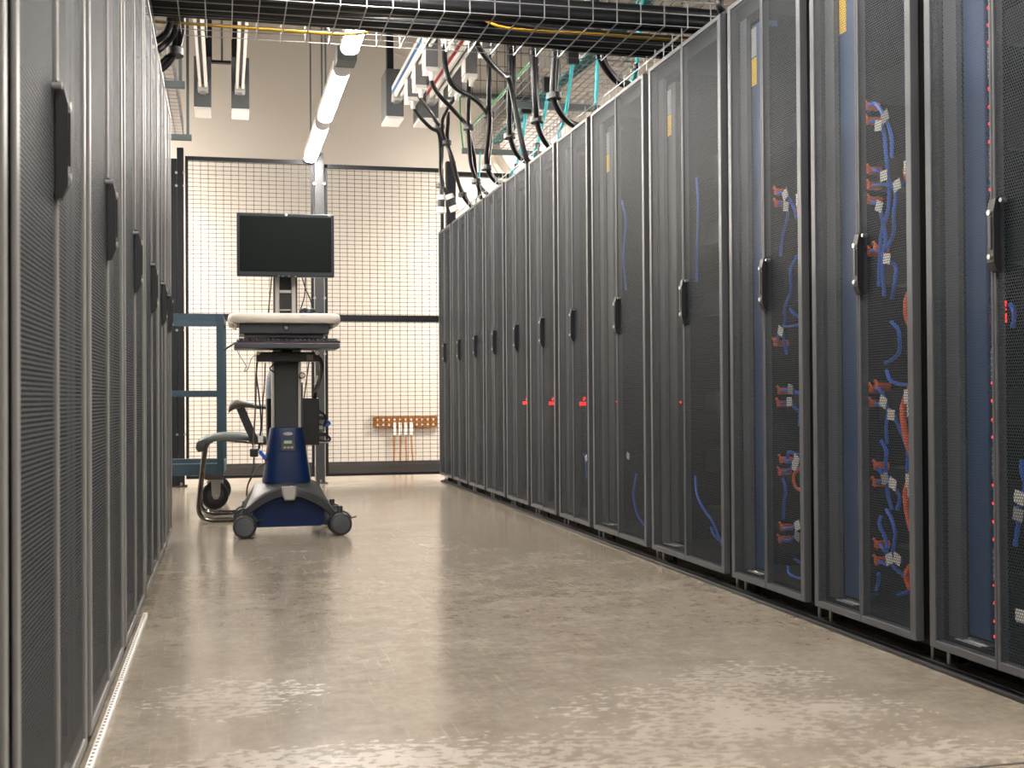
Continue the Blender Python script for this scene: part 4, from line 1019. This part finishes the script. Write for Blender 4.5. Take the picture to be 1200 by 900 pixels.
navy = mat('navy_cable', (.015, .022, .05), .4)
cab([(.156, 6.2, .849), (.154, 6.2, .785), (.164, 6.2, .701), (.172, 6.2, .617), (.175, 6.2, .532), (.167, 6.2, .469), (.162, 6.2, .415)], .0042, navy)
cab([(.197, 6.2, .849), (.193, 6.2, .743), (.184, 6.2, .659), (.18, 6.2, .553), (.171, 6.2, .482), (.167, 6.2, .423)], .0036, navy)
cab([(.160, 6.19, .86), (.152, 6.19, .785), (.149, 6.18, .659), (.142, 6.18, .533), (.134, 6.18, .419)], .0046, M['arm'])
cab([(.140, 6.18, .395), (.133, 6.17, .314), (.108, 6.15, .248), (.102, 6.14, .195)], .0036, M['black'])
cab([(.183, 6.2, .381), (.199, 6.2, .355), (.166, 6.2, .339), (.133, 6.18, .293), (.108, 6.16, .243), (.104, 6.15, .195)], .0036, M['black'])
cab([(.054, 6.16, .925), (.07, 6.14, .886), (.102, 6.14, .832), (.094, 6.14, .807), (.111, 6.15, .815), (.131, 6.16, .87), (.160, 6.17, .885)], .0018, navy)
cab([(.232, 6.21, 1.30), (.224, 6.21, 1.208), (.211, 6.21, 1.078)], .0036, navy)
cab([(.37, 6.19, 1.30), (.395, 6.2, 1.219), (.42, 6.2, 1.159), (.428, 6.2, 1.110)], .0034, M['black'])
cab([(.395, 6.19, 1.30), (.391, 6.2, 1.189), (.374, 6.2, 1.125), (.361, 6.2, 1.083)], .0034, M['black'])
cab([(.440, 6.18, .89), (.473, 6.2, .849), (.469, 6.22, .785), (.452, 6.28, .721), (.447, 6.36, .672)], .010, M['black'])
cab([(.446, 6.165, .875), (.465, 6.17, .83), (.460, 6.18, .75), (.450, 6.25, .70)], .005, M['arm'])
cab([(.41, 6.2, .855), (.401, 6.2, .785), (.384, 6.21, .657)], .0034, navy)
cab([(.255, 6.17, .855), (.218, 6.17, .819), (.245, 6.195, .798)], .0034, navy)
cab([(.40, 6.36, .44), (.416, 6.34, .317), (.43, 6.36, .225)], .0044, M['lightgrey'])
cab([(.459, 6.40, .60), (.505, 6.40, .56), (.530, 6.40, .54), (.500, 6.40, .527), (.466, 6.40, .52)], .006, M['cord'])
cab([(.466, 6.38, .61), (.500, 6.38, .585), (.505, 6.38, .55), (.490, 6.38, .53), (.466, 6.38, .54)], .006, M['black'])
cab([(.466, 6.38, .50), (.510, 6.38, .482), (.528, 6.38, .462), (.515, 6.38, .452), (.466, 6.38, .458)], .006, M['black'])
g = B(); g.box(.466, .510, 6.37, 6.40, .475, .497, .004); g.box(.466, .500, 6.37, 6.40, .560, .582, .004); g.obj('connector', M['black'], ws)
g = B(); g.box(.466, .535, 6.372, 6.39, .441, .447); g.box(.466, .49, 6.372, 6.392, .513, .530); g.obj('connector_bracket', M['lightgrey'], ws)
g = B(); g.box(.120, .160, 6.165, 6.20, .385, .425, .005); g.obj('coupler', M['black'], ws)
g = B(); g.bar((.166, 6.19, .412), (.196, 6.19, .376), .030, .018); g.obj('network_plug', M['cord'], ws)
g = B(); g.box(.160, .184, 6.175, 6.19, .455, .487); g.obj('cable_tag', M['tag'], ws)
g = B(); g.bar((.441, 6.23, .74), (.455, 6.23, .785), .013, .010); g.obj('connector', M['tag'], ws)
# things lying on the cart
kb = thing('keyboard', (.305, 6.10, .9375), 'dark plum keyboard on the shelf under the cart drawer', 'keyboard')
B().loft([[(.060, 5.995, .938), (.548, 5.995, .938), (.548, 6.16, .938), (.060, 6.16, .938)], [(.060, 5.995, .947), (.548, 5.995, .947), (.552, 6.16, .962), (.056, 6.16, .962)]]).obj('case', M['keys'], kb)
g = B()
for r_ in range(5):
    for k in range(22):
        x = .070+k*.0214; y = 6.006+r_*.029; z = .948+r_*.0026
        g.box(x, x+.0175, y, y+.024, z, z+.006+.0005*r_, .0015, 1)
g.obj('keys', M['bezel'], kb)
ms = B(); ms.loft([rrect(.405, 6.18, .042*a, .055*a, z, 2.4, 24) for a, z in ((.9, 1.083), (1.0, 1.090), (.97, 1.102), (.8, 1.113), (.45, 1.119), (.05, 1.1205))])
o = ms.obj('mouse', M['bezel'], smooth=True); tag(o, 'dark rounded mouse on the cream cart top, right of the mast', 'mouse')
pn = B(); pn.cyl((-.003, 6.06, .905), (.052, 6.08, .941), .005, 10, .0045)
pn.cyl((.050, 6.0795, .9395), (.064, 6.086, .947), .0045, 10, .003)
o = pn.obj('pen', M['bezel'], smooth=True); tag(o, 'dark pen sticking out left over the keyboard shelf edge', 'pen')

# ------------------------------------------------------------------ cantilever chair, side on
ch = thing('chair', (.06, 7.11, 0), 'chrome cantilever chair with sage vinyl seat, facing left behind the cart', 'chair')
for y in (6.885, 7.335):
    pts = [(.24, y, .425), (.10, y, .440), (-.01, y, .452), (-.065, y, .447), (-.098, y, .415), (-.112, y, .35), (-.125, y, .24), (-.138, y, .12), (-.138, y, .065), (-.118, y, .028), (-.075, y, .0135), (.0, y, .013), (.40, y, .013)]
    B().tube(pts, .0125, 12, 6).obj('frame_tube', M['chrome'], ch, smooth=True)
B().tube([(.40, 6.885, .013), (.41, 7.0, .013), (.41, 7.2, .013), (.40, 7.335, .013)], .0125, 12, 4).obj('cross_tube', M['chrome'], ch, smooth=True)
B().tube([(.20, 6.885, .425), (.20, 7.11, .425), (.20, 7.335, .425)], .0125, 12, 2).obj('cross_tube', M['chrome'], ch, smooth=True)
sp = [(-.152, .420), (-.138, .440), (-.11, .458), (-.06, .474), (.0, .482), (.08, .479), (.15, .468), (.225, .456), (.235, .445), (.225, .432), (.12, .440), (.0, .450), (-.06, .437), (-.10, .405), (-.122, .382), (-.143, .381), (-.153, .400)]
def sec(y, s):
    mx, mz = .03, .445
    return [(mx+(x-mx)*(.97+.03*s), y, mz+(z-mz)*s) for x, z in sp]
B().loft([sec(6.872, .35), sec(6.878, .75), sec(6.892, .97), sec(6.92, 1), sec(7.30, 1), sec(7.328, .97), sec(7.342, .75), sec(7.348, .35)]).obj('seat', M['seat'], ch, smooth=True)
for y in (6.868, 7.352):
    path = spline([(.022, y, .607), (.036, y, .628), (.07, y, .642), (.12, y, .640), (.18, y, .630), (.262, y, .622)], 5)
    rr = [(.014, .016), (.026, .024), (.030, .024), (.028, .019), (.026, .015), (.024, .013)]
    rings = []
    for i, p in enumerate(path):
        f = i/(len(path)-1)*(len(rr)-1); k = min(int(f), len(rr)-2); q = f-k
        w_, h_ = (rr[k][j]*(1-q)+rr[k+1][j]*q for j in (0, 1))
        rings.append([(p.x, p.y+w_*math.cos(2*PI*j/14), p.z+h_*math.sin(2*PI*j/14)) for j in range(14)])
    B().loft(rings).obj('arm_pad', M['arm'], ch, smooth=True)
    B().bar((.085, y, .622), (.165, y, .425), .022, .042, up=(1, 0, 0)).obj('arm_post', M['column'], ch)
bp = [(.236, .66), (.232, .72), (.240, .79), (.262, .86), (.285, .875), (.300, .86), (.298, .78), (.292, .70), (.285, .62), (.275, .575), (.255, .575), (.243, .60)]
def bsec(y, s): return [(.265+(x-.265)*s, y, .72+(z-.72)*(.9+.1*s)) for x, z in bp]
B().loft([bsec(6.905, .3), bsec(6.912, .75), bsec(6.93, 1), bsec(7.29, 1), bsec(7.308, .75), bsec(7.315, .3)]).obj('backrest', M['fabric'], ch, smooth=True)
for y in (6.95, 7.27): B().tube([(.20, y, .425), (.26, y, .46), (.29, y, .56), (.292, y, .68)], .0105, 10, 5).obj('back_tube', M['chrome'], ch, smooth=True)

# ------------------------------------------------------------------ tall slate-blue trolley frame with big casters
tr = thing('trolley_frame', (-.40, 7.90, 0), 'tall open slate-blue trolley frame on big black casters, behind the left row end', 'trolley')
F, R_ = 7.58, 8.22; xa, xb = -.86, -.005; off = .018
def post2(x, y): B().box(x-.040, x, y, y+.040, .215, 1.182, .002).obj('post', M['cart'], tr)
post2(xb, F); post2(xb+off, R_); post2(xa+.04, F); post2(xa+.04+off, R_)
for y, d in ((F, 0), (R_, off)):
    for z0, z1 in ((1.142, 1.182), (.686, .722), (.215, .285)):
        B().box(xa+d, xb-.038+d, y+.001, y+.036, z0, z1, .002).obj('rail', M['cart'], tr)
for x in (xb, xa+.04):
    for z0, z1 in ((1.142, 1.182), (.215, .285)):
        B().bar((x-.020, F+.03, (z0+z1)/2), (x-.020+off, R_+.01, (z0+z1)/2), .034, z1-z0).obj('side_rail', M['cart'], tr)
for x, y, s in ((-.062, 7.66, 1), (-.046, 8.14, 1), (-.80, 7.66, 1), (-.78, 8.14, 1)):
    w = B(); w.lathe((x-.020, y+.03, .086), (1, 0, -.0), [(0, .060), (.002, .082), (.008, .086), (.032, .086), (.038, .082), (.040, .060)], 32)
    # wheels are swivelled so their discs half face the aisle end
    w = B(); dd = Vector((.35, -1, 0)).normalized(); c0 = Vector((x, y+.03, .086))
    w.lathe(c0-dd*.020, dd, [(0, .055), (.002, .080), (.008, .0855), (.032, .0855), (.038, .080), (.040, .055)], 32)
    w = w.obj('caster', M['black'], tr, smooth=True)
    g = B(); g.lathe(c0+dd*.0185, dd, [(0, .054), (.003, .050), (.0032, .001)], 24); g.obj('wheel_disc', M['rubber'], w, smooth=True)
    g = B()
    ee = Vector((dd.y, -dd.x, 0))
    for s2 in (-1, 1):
        p = c0+dd*(.028*s2)
        pol = [(-.030, .175-.086), (.030, .175-.086), (.024, .0), (.012, -.022), (-.012, -.022), (-.024, .0)]
        g.loft([[p+ee*a+Vector((0, 0, b_))-dd*.002 for a, b_ in pol], [p+ee*a+Vector((0, 0, b_))+dd*.002 for a, b_ in pol]])
    g.loft([[c0+ee*a+dd*b_+Vector((0, 0, h)) for a, b_ in ((-.034, -.034), (.034, -.034), (.034, .034), (-.034, .034))] for h in (.089, .097)])
    g.obj('fork', M['galv'], w)
    g = B(); g.cyl(c0+dd*.029, c0+dd*.038, .010, 10); g.obj('axle_bolt', M['steel'], w)
    B().box(x-.055, x+.055, y-.02, y+.08, .1835, .215, .002).obj('caster_plate', M['arm'], tr)

# ------------------------------------------------------------------ camera, world, view
cam = bpy.data.cameras.new('camera'); co = bpy.data.objects.new('camera', cam); C.objects.link(co)
bpy.context.scene.camera = co
yaw, pit, roll = .22956, .01058, .00657
c_, s_ = math.cos(yaw), math.sin(yaw); cp, sp_ = math.cos(pit), math.sin(pit); cr, sr = math.cos(roll), math.sin(roll)
Fv = Vector((s_*cp, c_*cp, sp_)); Rv = Vector((c_, -s_, 0)); Uv = Vector((-s_*sp_, -c_*sp_, cp))
R2 = Rv*cr-Uv*sr; U2 = Rv*sr+Uv*cr
co.matrix_world = Matrix(((R2.x, U2.x, -Fv.x, 0), (R2.y, U2.y, -Fv.y, 0), (R2.z, U2.z, -Fv.z, .67069), (0, 0, 0, 1)))
cam.sensor_width = 36; cam.lens = 1441.908*36/1200; cam.clip_start = .05; cam.clip_end = 60
cam.dof.use_dof = True; cam.dof.focus_distance = 4.6; cam.dof.aperture_fstop = 9.0
w = bpy.data.worlds.new('world'); bpy.context.scene.world = w; w.use_nodes = True
w.node_tree.nodes['Background'].inputs[0].default_value = (.02, .02, .022, 1); w.node_tree.nodes['Background'].inputs[1].default_value = 1
sc = bpy.context.scene
sc.view_settings.view_transform = 'Standard'; sc.view_settings.look = 'None'; sc.view_settings.gamma = 1; sc.view_settings.exposure = EXPOSURE
sc.view_settings.use_curve_mapping = False
cy_ = sc.cycles
cy_.transparent_max_bounces = 32; cy_.max_bounces = 8; cy_.diffuse_bounces = 4; cy_.glossy_bounces = 4
cy_.sample_clamp_indirect = 6.0
cy_.use_denoising = True
